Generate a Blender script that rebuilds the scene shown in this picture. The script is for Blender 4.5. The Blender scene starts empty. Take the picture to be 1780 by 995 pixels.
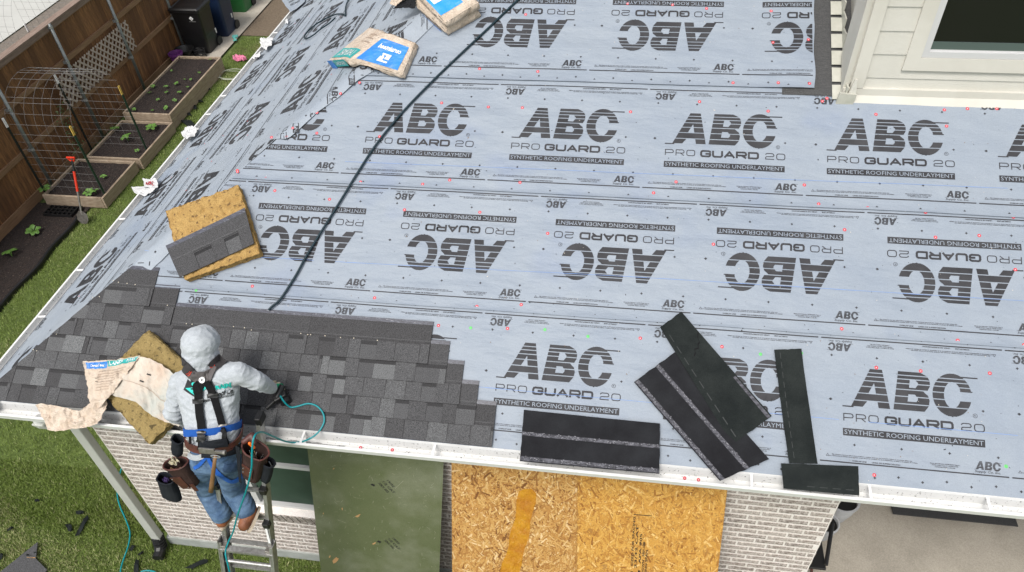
import bpy, bmesh, math, random
import numpy as np
from mathutils import Vector, Matrix, noise
from mathutils.bvhtree import BVHTree
random.seed(7); rng = np.random.default_rng(7)
scene = bpy.context.scene
COL = scene.collection
# ------------------------------------------------------------------ camera
H = 7.78                                  # camera height over the lawn (m)
CAM = Vector((0, 0, H))
AX = ((0.98889895, 0.14192865, -0.04399007), (-0.06569406, 0.68315525, 0.72731231), (0.1332785, -0.7163485, 0.68489537))
FPX = 1315.83
cam = bpy.data.cameras.new('camera'); camo = bpy.data.objects.new('camera', cam); COL.objects.link(camo)
R3 = Matrix(AX).transposed()
camo.matrix_world = Matrix.Translation(CAM) @ R3.to_4x4()
cam.sensor_width = 36.0; cam.lens = 36.0 * FPX / 1780.0; cam.clip_end = 800; cam.clip_start = 0.05
scene.camera = camo
# ------------------------------------------------------------------ light
SUN_EL, SUN_AZ = math.radians(58), math.radians(-163)      # azimuth from +Y towards +X
SUN_ROT = SUN_AZ
world = bpy.data.worlds.new('World'); scene.world = world; world.use_nodes = True
wn = world.node_tree.nodes; wl = world.node_tree.links
bg = wn['Background']
sky = wn.new('ShaderNodeTexSky'); sky.sky_type = 'NISHITA'; sky.sun_disc = False
sky.sun_elevation = SUN_EL; sky.sun_rotation = SUN_ROT; sky.dust_density = 2.5; sky.air_density = 1.0; sky.ozone_density = 1.0
wmix = wn.new('ShaderNodeMixRGB'); wmix.inputs[0].default_value = 0.80
hsv = wn.new('ShaderNodeRGBToBW')
wl.new(sky.outputs[0], wmix.inputs[1]); wl.new(sky.outputs[0], hsv.inputs[0]); wl.new(hsv.outputs[0], wmix.inputs[2])
wl.new(wmix.outputs[0], bg.inputs[0]); bg.inputs[1].default_value = 0.15
sun = bpy.data.lights.new('sun', 'SUN'); sun.energy = 1.6; sun.angle = math.radians(20); sun.color = (1.0, 0.95, 0.88)
suno = bpy.data.objects.new('sun', sun); COL.objects.link(suno)
sd = Vector((math.sin(SUN_AZ) * math.cos(SUN_EL), math.cos(SUN_AZ) * math.cos(SUN_EL), math.sin(SUN_EL)))
suno.rotation_euler = sd.to_track_quat('Z', 'Y').to_euler(); suno.location = (0, 0, 30)
vs = scene.view_settings; vs.view_transform = 'Standard'; vs.look = 'None'; vs.gamma = 1.0; vs.exposure = 0.62

# ------------------------------------------------------------------ measuring helpers (photo pixel -> point on a real surface)
def ray(px, py):
    return R3 @ Vector(((px - 890) / FPX, -(py - 497.5) / FPX, -1.0))
def onplane(px, py, P, N):
    r = ray(px, py); N = Vector(N); return CAM + r * ((Vector(P) - CAM).dot(N) / r.dot(N))
def GZ(px, py, z=0.0): return onplane(px, py, (0, 0, z), (0, 0, 1))
def PY(px, py, y): return onplane(px, py, (0, y, 0), (0, 1, 0))
def PX(px, py, x): return onplane(px, py, (x, 0, 0), (1, 0, 0))
TAN = 0.583; CA = 1 / math.hypot(1, TAN); SA = TAN * CA
EY, EZ, EX = 3.16, 3.12, -5.01            # eave line of the front slope, its height, eave line of the left slope
def RF(u, s, n=0.0): return Vector((u, EY + s * CA - n * SA, EZ + s * SA + n * CA))
def LF(v, s, n=0.0): return Vector((EX + s * CA - n * SA, v, EZ + s * SA + n * CA))
NF = Vector((0, -SA, CA)); NL = Vector((-SA, 0, CA))
def rpx(px, py, n=0.0):
    p = onplane(px, py, Vector((0, EY, EZ)) + NF * n, NF) - NF * n
    return p.x, (p.y - EY) / CA
def lpx(px, py, n=0.0):
    p = onplane(px, py, Vector((EX, 0, EZ)) + NL * n, NL) - NL * n
    return p.y, (p.x - EX) / CA
def RP(px, py, n=0.0): return onplane(px, py, Vector((0, EY, EZ)) + NF * n, NF)
def LP(px, py, n=0.0): return onplane(px, py, Vector((EX, 0, EZ)) + NL * n, NL)

# ------------------------------------------------------------------ mesh helpers
class MB:
    def __init__(s): s.v = []; s.f = []; s.m = []; s.tone = []; s.cm = 0; s.ct = 0.5
    def addv(s, p): s.v.append(tuple(p)); return len(s.v) - 1
    def face(s, idx, mat=None, tone=None):
        s.f.append(tuple(idx)); s.m.append(s.cm if mat is None else mat); s.tone.append(s.ct if tone is None else tone)
    def poly(s, pts, mat=None, tone=None):
        s.face([s.addv(p) for p in pts], mat, tone)
    def hexa(s, b, t, mat=None, tone=None):                       # bottom quad, top quad (both ccw from above)
        i = [s.addv(p) for p in b] + [s.addv(p) for p in t]
        for q in ((3, 2, 1, 0), (4, 5, 6, 7), (0, 1, 5, 4), (1, 2, 6, 5), (2, 3, 7, 6), (3, 0, 4, 7)):
            s.face([i[k] for k in q], mat, tone)
    def box(s, c, d, R=None, mat=None, tone=None):
        c = Vector(c); hx, hy, hz = d[0] / 2, d[1] / 2, d[2] / 2
        q = [(-hx, -hy), (hx, -hy), (hx, hy), (-hx, hy)]
        f = (lambda v: c + (R @ v)) if R is not None else (lambda v: c + v)
        s.hexa([f(Vector((x, y, -hz))) for x, y in q], [f(Vector((x, y, hz))) for x, y in q], mat, tone)
    def bar(s, a, b, w, h, up=(0, 0, 1), mat=None, tone=None):      # beam from a to b
        a, b = Vector(a), Vector(b); d = (b - a).normalized(); up = Vector(up)
        x = d.cross(up)
        if x.length < 1e-4: x = d.cross(Vector((1, 0, 0)))
        x.normalize(); z = x.cross(d).normalized()
        o = [(-w / 2, -h / 2), (w / 2, -h / 2), (w / 2, h / 2), (-w / 2, h / 2)]
        s.hexa([a + x * p + z * q for p, q in o], [b + x * p + z * q for p, q in o], mat, tone)
    def tube(s, path, r, n=8, mat=None, tone=None, caps=True, sx=1.0):
        P = [Vector(p) for p in path]; rr = r if isinstance(r, (list, tuple)) else [r] * len(P)
        t0 = (P[1] - P[0]).normalized(); ref = Vector((0, 0, 1)) if abs(t0.z) < .9 else Vector((1, 0, 0))
        x = t0.cross(ref).normalized(); rings = []
        for i, p in enumerate(P):
            t = (P[min(i + 1, len(P) - 1)] - P[max(i - 1, 0)])
            t = t.normalized() if t.length > 1e-9 else t0
            x = (x - t * x.dot(t)); x = x.normalized() if x.length > 1e-6 else t.orthogonal().normalized(); y = t.cross(x)
            rings.append([s.addv(p + (x * math.cos(2 * math.pi * k / n) * sx + y * math.sin(2 * math.pi * k / n)) * rr[i]) for k in range(n)])
        for a, b in zip(rings, rings[1:]):
            for k in range(n): s.face((a[k], a[(k + 1) % n], b[(k + 1) % n], b[k]), mat, tone)
        if caps: s.face(rings[0][::-1], mat, tone); s.face(rings[-1], mat, tone)
    def loft(s, rings, mat=None, tone=None, caps=True, closed=True):
        R = [[s.addv(p) for p in r] for r in rings]; n = len(R[0])
        for a, b in zip(R, R[1:]):
            for k in range(n if closed else n - 1): s.face((a[k], a[(k + 1) % n], b[(k + 1) % n], b[k]), mat, tone)
        if caps and closed: s.face(R[0][::-1], mat, tone); s.face(R[-1], mat, tone)
    def lathe(s, c, prof, n=20, mat=None, tone=None, ax=Vector((0, 0, 1)), caps=True):
        c = Vector(c); ax = ax.normalized(); x = ax.orthogonal().normalized(); y = ax.cross(x)
        s.loft([[c + ax * z + (x * math.cos(2 * math.pi * k / n) + y * math.sin(2 * math.pi * k / n)) * r for k in range(n)] for r, z in prof], mat, tone, caps)
    def grid(s, fn, nu, nv, mat=None, tone=None):
        I = [[s.addv(fn(i / nu, j / nv)) for i in range(nu + 1)] for j in range(nv + 1)]
        for j in range(nv):
            for i in range(nu): s.face((I[j][i], I[j][i + 1], I[j + 1][i + 1], I[j + 1][i]), mat, tone)
        return I
    def prism(s, pts, off, mat=None, tone=None):                   # polygon extruded by vector
        off = Vector(off); a = [s.addv(p) for p in pts]; b = [s.addv(Vector(p) + off) for p in pts]; n = len(a)
        s.face(a[::-1], mat, tone); s.face(b, mat, tone)
        for k in range(n): s.face((a[k], a[(k + 1) % n], b[(k + 1) % n], b[k]), mat, tone)
    def sphere(s, c, r, n=10, mat=None, tone=None, sc=(1, 1, 1)):
        c = Vector(c)
        rings = [[c + Vector((math.cos(2 * math.pi * k / n) * math.sin(a) * r * sc[0], math.sin(2 * math.pi * k / n) * math.sin(a) * r * sc[1], -math.cos(a) * r * sc[2])) for k in range(n)] for a in [math.pi * (j + .02) / (n // 2 + .04) for j in range(n // 2 + 1)]]
        s.loft(rings, mat, tone)
    def mesh(s, name='mesh', origin=(0, 0, 0), smooth=False):
        me = bpy.data.meshes.new(name); o = Vector(origin)
        me.from_pydata([tuple(Vector(p) - o) for p in s.v], [], s.f)
        me.polygons.foreach_set('material_index', s.m)
        a = me.attributes.new('tone', 'FLOAT', 'FACE'); a.data.foreach_set('value', s.tone)
        if smooth: me.polygons.foreach_set('use_smooth', [True] * len(s.f))
        me.update(); return me

def wloc(o):
    p = Vector((0, 0, 0))
    while o is not None: p += o.location; o = o.parent
    return p
def link(name, me, mats, parent=None, loc=(0, 0, 0), kind=None):
    if mats is not None and len(me.materials) == 0:
        for m in (mats if isinstance(mats, (list, tuple)) else [mats]): me.materials.append(m)
    o = bpy.data.objects.new(name, me); COL.objects.link(o); o.parent = parent; o.location = loc
    if kind: o['kind'] = kind
    return o
def obj(name, mb, mats, parent=None, smooth=False, kind=None, label=None, loc=None, cat=None, group=None):
    """world-space MB -> one mesh object; origin at parent's base (or at loc for a top-level mesh)"""
    base = wloc(parent) if parent else Vector(loc or (0, 0, 0))
    me = mb.mesh(name, base, smooth)
    o = link(name, me, mats, parent, (0, 0, 0) if parent else base, kind)
    if label: o['label'] = label
    if cat: o['category'] = cat
    if group: o['group'] = group
    return o
def thing(name, label, cat, loc=(0, 0, 0), group=None):
    o = bpy.data.objects.new(name, None); COL.objects.link(o); o.location = loc; o.empty_display_size = .1
    o['label'] = label; o['category'] = cat
    if group: o['group'] = group
    return o
def bevel(o, w, seg=2):
    m = o.modifiers.new('bevel', 'BEVEL'); m.width = w; m.segments = seg; m.limit_method = 'ANGLE'; m.angle_limit = math.radians(40)
    return o
def catmull(pts, n=8):
    P = [Vector(p) for p in pts]; P = [P[0] * 2 - P[1]] + P + [P[-1] * 2 - P[-2]]; out = []
    for i in range(1, len(P) - 2):
        for k in range(n):
            t = k / n; a, b, c, d = P[i - 1:i + 3]
            out.append(.5 * ((2 * b) + (c - a) * t + (2 * a - 5 * b + 4 * c - d) * t * t + (3 * b - a - 3 * c + d) * t ** 3))
    out.append(P[-2]); return out
def fbm(x, y, z=0.0, o=3):
    v = 0; a = .5; f = 1
    for _ in range(o): v += a * noise.noise(Vector((x * f, y * f, z * f + 11 * _))); a *= .5; f *= 2.1
    return v

# ------------------------------------------------------------------ materials
def M(name, col, rough=.6, metal=0.0, var=None, vscale=8.0, detail=5, stretch=(1, 1, 1), var2=None, v2scale=1.5, v2lo=.45, v2hi=.7,
      bump=0.0, bscale=60.0, bstretch=None, tonecols=None, spec=.5, coord='Object', grain=0.0, gscale=400, rot=None, sheen=0):
    m = bpy.data.materials.new(name); m.use_nodes = True; nt = m.node_tree; N = nt.nodes; L = nt.links
    b = N['Principled BSDF']; b.inputs['Roughness'].default_value = rough; b.inputs['Metallic'].default_value = metal
    b.inputs['Specular IOR Level'].default_value = spec
    if sheen: b.inputs['Sheen Weight'].default_value = sheen
    tc = N.new('ShaderNodeTexCoord'); mp = N.new('ShaderNodeMapping'); L.new(tc.outputs[coord], mp.inputs[0]); mp.inputs['Scale'].default_value = stretch
    if rot: mp.inputs['Rotation'].default_value = rot
    c = None
    if tonecols:
        at = N.new('ShaderNodeAttribute'); at.attribute_name = 'tone'
        r = N.new('ShaderNodeValToRGB'); r.color_ramp.interpolation = 'LINEAR'
        el = r.color_ramp.elements
        for i, tcx in enumerate(tonecols):
            pos = i / (len(tonecols) - 1)
            e = el[i] if i < 2 else el.new(pos)
            e.position = pos; e.color = (*tcx, 1)
        # keep order
        for i, tcx in enumerate(tonecols): pass
        L.new(at.outputs['Fac'], r.inputs[0]); c = r.outputs[0]
    else:
        rgb = N.new('ShaderNodeRGB'); rgb.outputs[0].default_value = (*col, 1); c = rgb.outputs[0]
    def mix(a, bcol, fac):
        mx = N.new('ShaderNodeMixRGB'); L.new(fac, mx.inputs[0]); L.new(a, mx.inputs[1])
        if isinstance(bcol, tuple): mx.inputs[2].default_value = (*bcol, 1)
        else: L.new(bcol, mx.inputs[2])
        return mx.outputs[0]
    def nz(scale, det=detail, lo=.35, hi=.68, inp=None, ro=.6):
        n = N.new('ShaderNodeTexNoise'); n.inputs['Scale'].default_value = scale; n.inputs['Detail'].default_value = det; n.inputs['Roughness'].default_value = ro
        L.new(inp or mp.outputs[0], n.inputs[0])
        r = N.new('ShaderNodeMapRange'); r.inputs['From Min'].default_value = lo; r.inputs['From Max'].default_value = hi; L.new(n.outputs[0], r.inputs[0]); return r.outputs[0]
    if var: c = mix(c, var, nz(vscale))
    if var2: c = mix(c, var2, nz(v2scale, 4, v2lo, v2hi))
    if grain:
        n = N.new('ShaderNodeTexNoise'); n.inputs['Scale'].default_value = gscale; n.inputs['Detail'].default_value = 2; L.new(tc.outputs[coord], n.inputs[0])
        mr = N.new('ShaderNodeMapRange'); mr.inputs['From Min'].default_value = .3; mr.inputs['From Max'].default_value = .7
        mr.inputs['To Min'].default_value = 1 - grain; mr.inputs['To Max'].default_value = 1 + grain; L.new(n.outputs[0], mr.inputs[0])
        mx = N.new('ShaderNodeVectorMath'); mx.operation = 'SCALE'; L.new(c, mx.inputs[0]); L.new(mr.outputs[0], mx.inputs['Scale']); c = mx.outputs[0]
    L.new(c, b.inputs['Base Color'])
    if bump:
        n = N.new('ShaderNodeTexNoise'); n.inputs['Scale'].default_value = bscale; n.inputs['Detail'].default_value = 5
        if bstretch:
            m2 = N.new('ShaderNodeMapping'); m2.inputs['Scale'].default_value = bstretch; L.new(tc.outputs[coord], m2.inputs[0]); L.new(m2.outputs[0], n.inputs[0])
        else: L.new(mp.outputs[0], n.inputs[0])
        bp = N.new('ShaderNodeBump'); bp.inputs['Strength'].default_value = 1.0; bp.inputs['Distance'].default_value = bump
        L.new(n.outputs[0], bp.inputs['Height']); L.new(bp.outputs[0], b.inputs['Normal'])
    m['mixfn'] = 0
    return m

m_sheet = M('underlayment', (.266, .303, .352), .58, var=(.236, .276, .334), vscale=1.6, var2=(.205, .250, .345), v2scale=1.1, v2lo=.56, v2hi=.80, bump=.036, bscale=4, bstretch=(.6, 1.5, 1.5), grain=.07, gscale=160)
m_sheetL = M('underlayment_left_lit', (.318, .355, .398), .58, var=(.286, .326, .378), vscale=1.6, var2=(.235, .285, .365), v2scale=1.1, v2lo=.58, v2hi=.82, bump=.036, bscale=4, bstretch=(1.5, .6, 1.5), grain=.07, gscale=160)  # same sheeting, with the brighter light on the left slope put into its colour
m_ink = M('print_ink', (.032, .032, .036), .6, var=(.055, .055, .060), vscale=5, spec=.2)
m_chalk = M('chalk_blue', (.20, .32, .62), .9)
m_red = M('cap_red', (.62, .03, .05), .4); m_green = M('cap_green', (.12, .50, .14), .4); m_capc = M('cap_centre', (.60, .55, .56), .35)
m_shingle = M('shingle_granules', (0, 0, 0), .92, tonecols=[(.010, .010, .011), (.056, .055, .057), (.078, .078, .081), (.100, .101, .104), (.145, .149, .152)], grain=.8, gscale=260, bump=.0012, bscale=300, spec=.25)
m_seal = M('shingle_seal_strip', (.028, .028, .042), .4, var=(.075, .08, .105), vscale=16, stretch=(1, 6, 1), grain=.5, gscale=200, var2=(.26, .27, .30), v2scale=22, v2lo=.60, v2hi=.68)
m_back = M('shingle_back', (.009, .009, .011), .75, var=(.018, .019, .022), vscale=4, spec=.15, grain=.25, gscale=300, bump=.0006, bscale=200)
m_back2 = M('shingle_back_grey', (.012, .015, .015), .9, var=(.022, .026, .025), vscale=5, spec=.12, grain=.4, gscale=350, bump=.0008, bscale=220)
m_fleck = M('adhesive_fleck', (.022, .022, .027), .6, var=(.12, .12, .14), vscale=60, spec=.2, detail=4, stretch=(.5, 1, 1))
m_ochre = M('ochre_bundle', (.43, .275, .095), .95, var=(.34, .205, .065), vscale=14, var2=(.13, .075, .03), v2scale=26, v2lo=.575, v2hi=.66, grain=.25, gscale=200, bump=.022, bscale=30)
m_olive = M('olive_bundle', (.30, .22, .085), .95, var=(.23, .165, .06), vscale=12, var2=(.09, .065, .025), v2scale=26, v2lo=.575, v2hi=.66, grain=.25, gscale=200, bump=.022, bscale=30)
m_kraft = M('kraft_paper', (.54, .435, .34), .7, var=(.64, .55, .46), vscale=7, var2=(.43, .30, .20), v2scale=5.5, v2lo=.52, v2hi=.75, bump=.036, bscale=12, bstretch=(1, 2.5, 1))  # darker noise patches carry crease shading in the paper colour
m_label = M('label_blue', (.02, .16, .52), .4, var=(.03, .24, .62), vscale=5, bump=.006, bscale=18)
m_labell = M('label_light_blue', (.02, .30, .78), .4, var=(.02, .26, .70), vscale=5, bump=.004, bscale=18)
m_teal = M('label_teal', (.01, .34, .33), .45, bump=.006, bscale=18)
m_white = M('white_print', (.74, .74, .74), .5)
m_gut = M('white_gutter', (.80, .80, .79), .4, var=(.74, .74, .73), vscale=6)
m_gutin = M('gutter_inside', (.72, .72, .71), .6, var=(.66, .66, .65), vscale=10, var2=(.09, .085, .08), v2scale=55, v2lo=.61, v2hi=.68)
m_gutgrit = M('gutter_grit', (.22, .21, .21), .95, var=(.45, .45, .44), vscale=30, grain=.6, gscale=200)
m_mortar = M('mortar', (.82, .77, .735), .95, var=(.70, .655, .61), vscale=6, grain=.15, gscale=150, bump=.003, bscale=60)
m_brick = M('whitewashed_brick', (.20, .16, .135), .95, tonecols=[(.12, .090, .074), (.17, .130, .108), (.23, .18, .155), (.31, .26, .23)], var=(.60, .545, .505), vscale=34, detail=8, grain=.35, gscale=120, bump=.005, bscale=50)
m_found = M('foundation', (.36, .38, .36), .9, var=(.28, .30, .28), vscale=6, bump=.003, bscale=50)
m_conc = M('patio_concrete', (.37, .335, .28), .85, var=(.32, .29, .24), vscale=2.5, var2=(.26, .235, .195), v2scale=1.1, v2lo=.5, v2hi=.75, grain=.14, gscale=90, bump=.001, bscale=90)
m_slab = M('pale_slab', (.50, .46, .39), .9, var=(.40, .36, .30), vscale=4, grain=.1, gscale=80)
m_siding = M('cream_siding', (.60, .585, .53), .6, var=(.55, .535, .48), vscale=3, bump=.0012, bscale=30, bstretch=(1.2, 30, 30))
m_trim = M('cream_trim', (.62, .60, .54), .55, var=(.56, .54, .48), vscale=3)
m_winfr = M('window_vinyl', (.55, .55, .55), .4)
m_glassd = M('dark_glass', (.008, .008, .009), .12, spec=.6)
m_glassg = M('window_pane', (.018, .030, .024), .25, var=(.026, .042, .034), vscale=3)
m_blind = M('blind_slats', (.026, .048, .036), .40, var=(.040, .070, .052), vscale=3)
m_felt = M('dark_felt', (.055, .055, .056), .95, var=(.08, .08, .08), vscale=20, stretch=(1, 6, 6), grain=.3, gscale=160, bump=.003, bscale=50)
m_flash = M('step_flashing', (.50, .49, .43), .5, var=(.40, .40, .34), vscale=10)
m_osb = M('osb_base', (.42, .22, .055), .7, var=(.30, .145, .035), vscale=16, grain=.2, gscale=90, bump=.001, bscale=70)
m_strand = M('osb_strand', (0, 0, 0), .6, tonecols=[(.26, .105, .020), (.42, .195, .038), (.53, .275, .055), (.59, .335, .080), (.70, .46, .17)], grain=.16, gscale=110, stretch=(1, 1, 1))
m_strand2 = M('osb_strand_brown', (0, 0, 0), .6, tonecols=[(.18, .072, .020), (.35, .165, .045), (.49, .26, .075), (.58, .36, .13), (.72, .52, .28)], grain=.16, gscale=110)
m_streak = M('orange_stain', (.74, .36, .008), .55, var=(.55, .20, .006), vscale=7, grain=.1)
m_streak.node_tree.nodes['Principled BSDF'].inputs['Alpha'].default_value = .55
m_gpanel = M('green_painted_panel', (.105, .124, .062), .24, var=(.132, .148, .082), vscale=1.6, var2=(.22, .23, .17), v2scale=1.3, v2lo=.45, v2hi=.75, grain=.12, gscale=130, bump=.0006, bscale=90, spec=.6)
m_tan = M('bare_wood_scuff', (.42, .24, .10), .8)
m_fence = M('stained_fence', (0, 0, 0), .75, tonecols=[(.165, .075, .029), (.225, .104, .040), (.285, .135, .052), (.37, .178, .069)], var=(.080, .037, .017), vscale=5, detail=8, stretch=(1, 9, .7), bump=.002, bscale=30, bstretch=(4, 30, 1.5))
m_rail = M('fence_rail', (.30, .18, .10), .8, var=(.20, .115, .06), vscale=5, stretch=(6, .7, 6), bump=.002, bscale=30, bstretch=(20, 1.5, 20))
m_cap = M('fence_cap_weathered', (.27, .20, .16), .8, var=(.19, .13, .10), vscale=5, stretch=(6, .7, 6), bump=.002, bscale=30, bstretch=(20, 1.5, 20))
m_galv = M('galvanised_pipe', (.26, .28, .28), .5, metal=.55, var=(.20, .22, .22), vscale=12)
m_clamp = M('pipe_clamp', (.40, .42, .43), .45, metal=.6)
m_lattice = M('lattice_wood', (.52, .44, .38), .85, var=(.42, .35, .30), vscale=9)
m_bed = M('planter_wood', (.40, .32, .235), .85, var=(.27, .20, .14), vscale=6, stretch=(2, .8, 6), bump=.002, bscale=30)
m_soil = M('dark_soil', (.017, .012, .011), 1.0, var=(.036, .024, .020), vscale=26, detail=8, var2=(.15, .12, .09), v2scale=48, v2lo=.63, v2hi=.68, bump=.04, bscale=30)
m_lawn = M('lawn_ground', (.115, .160, .036), 1.0, var=(.080, .115, .028), vscale=6, var2=(.16, .13, .07), v2scale=.8, v2lo=.56, v2hi=.72, bump=.01, bscale=60)
m_grass = M('grass_blades', (0, 0, 0), .65, tonecols=[(.100, .145, .026), (.155, .220, .042), (.205, .275, .066), (.28, .33, .12), (.45, .42, .24)], spec=.3)
m_leaf = M('leaf', (.09, .20, .03), .55, var=(.13, .26, .05), vscale=9)
m_wire = M('galvanised_wire', (.20, .195, .195), .5, metal=.2)
m_stake = M('stake_green', (.018, .045, .030), .5); m_stakeb = M('stake_black', (.015, .018, .016), .5)
m_yel = M('stake_tip_yellow', (.62, .42, .10), .5)
m_binb = M('black_bin_plastic', (.007, .007, .008), .38, var=(.012, .012, .013), vscale=5); m_binn = M('navy_bin_plastic', (.010, .022, .060), .42)
m_bing = M('green_bin_plastic', (.02, .13, .035), .45)
m_purple = M('purple_pot', (.13, .03, .16), .4); m_blackp = M('black_plastic', (.010, .010, .011), .45)
m_pink = M('pink_fabric', (.72, .22, .36), .8); m_mint = M('mint_plastic', (.16, .55, .50), .5)
m_redp = M('red_paint', (.62, .035, .01), .4); m_steel = M('tool_steel', (.30, .29, .27), .45, metal=.7, var=(.18, .16, .14), vscale=25)
m_alu = M('ladder_aluminium', (.50, .50, .50), .42, metal=.75, var=(.30, .29, .28), vscale=14, stretch=(3, 3, .7))
m_hosed = M('dark_teal_hose', (.007, .024, .034), .5, spec=.3); m_hoset = M('teal_air_hose', (.0, .24, .27), .35)
m_neigh = M('neighbour_pale', (.50, .50, .47), .9, var=(.46, .46, .43), vscale=1.2)
m_mat = M('door_mat', (.035, .035, .035), .95, grain=.4, gscale=120)
m_hood = M('heather_grey_jersey', (.45, .48, .51), .9, var=(.37, .40, .43), vscale=30, var2=(.36, .38, .39), v2scale=5, v2lo=.60, v2hi=.80, grain=.20, gscale=330, bump=.0015, bscale=160, sheen=.2)
m_hoodd = M('sleeve_shadow_grey', (.30, .31, .32), .9, var=(.20, .21, .22), vscale=9)
m_jean = M('denim', (.038, .082, .165), .9, var=(.12, .20, .31), vscale=9, var2=(.022, .045, .10), v2scale=5, v2lo=.55, v2hi=.75, grain=.3, gscale=350, bump=.002, bscale=120)
m_skin = M('skin', (.42, .24, .16), .55); m_hair = M('hair', (.012, .009, .008), .6)
m_web = M('black_webbing', (.008, .008, .009), .85, spec=.15, bump=.0005, bscale=400); m_pad = M('grey_brown_pad', (.085, .075, .075), .8, var=(.12, .11, .11), vscale=40, bump=.001, bscale=250)
m_padd = M('dark_pad', (.035, .032, .034), .85, bump=.001, bscale=250)
m_bluew = M('blue_belt', (.010, .095, .42), .7, bump=.001, bscale=150)
m_leather = M('brown_leather', (.12, .036, .028), .5, var=(.045, .016, .013), vscale=14, bump=.001, bscale=120); m_tanl = M('tan_leather', (.30, .17, .09), .6)
m_nyl = M('black_ballistic_nylon', (.014, .016, .021), .9, spec=.15, var=(.022, .025, .030), vscale=8, bump=.001, bscale=250)
m_bag = M('brown_black_bag', (.030, .018, .016), .85, var=(.055, .030, .026), vscale=10, spec=.2, bump=.001, bscale=200)
m_boot = M('rust_boot', (.27, .095, .038), .6, var=(.16, .055, .024), vscale=14, bump=.0015, bscale=60); m_sole = M('cream_sole', (.56, .48, .38), .8, var=(.45, .37, .28), vscale=20)
m_wood = M('hammer_wood', (.26, .145, .065), .55, var=(.17, .085, .035), vscale=10, stretch=(1, 1, .3)); m_org = M('orange_plastic', (.85, .16, .01), .4)
m_glove = M('cream_glove', (.55, .50, .36), .85, bump=.002, bscale=120); m_tealp = M('teal_print', (.02, .55, .48), .6); m_blk = M('black_print', (.012, .012, .014), .6)
m_gg = M('glove_green', (.02, .38, .18), .6)
m_paper = M('white_paper', (.62, .62, .62), .6, bump=.004, bscale=20)
m_mulch = M('bare_ground', (.19, .145, .10), 1.0, var=(.13, .10, .07), vscale=16, detail=8, bump=.015, bscale=40)

# ================================================================== SETTING
def sheet_obj(name, x0, x1, y0, y1, z, mat, nx=1, ny=1, amp=0, parent=None, kind='structure'):
    mb = MB(); mb.grid(lambda a, b: Vector((x0 + (x1 - x0) * a, y0 + (y1 - y0) * b, z + (amp * fbm(a * 9, b * 9) if amp else 0))), nx, ny)
    return obj(name, mb, mat, parent, kind=kind)
mb = MB(); mb.grid(lambda a, b: Vector((-400 + 800 * a, -400 + 800 * b, -0.02)), 1, 1)
obj('ground', mb, m_lawn, kind='structure')
sheet_obj('garden_soil', -10.4, -9.18, 4.0, 9.46, 0.012, m_soil, 20, 60, .03)
sheet_obj('bare_soil_patch', -10.3, -8.4, 16.2, 24, -0.004, m_mulch, 10, 20, .02)
sheet_obj('bin_pad', -10.25, -9.24, 14.85, 20.0, 0.03, m_slab)
mb = MB(); mb.box((5.5, 7.2, 0.0), (7.1, 8.6, 0.10)); obj('patio', mb, m_conc, kind='structure')
sheet_obj('neighbour_yard', -40, -10.6, -5, 60, -0.005, m_lawn)

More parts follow.
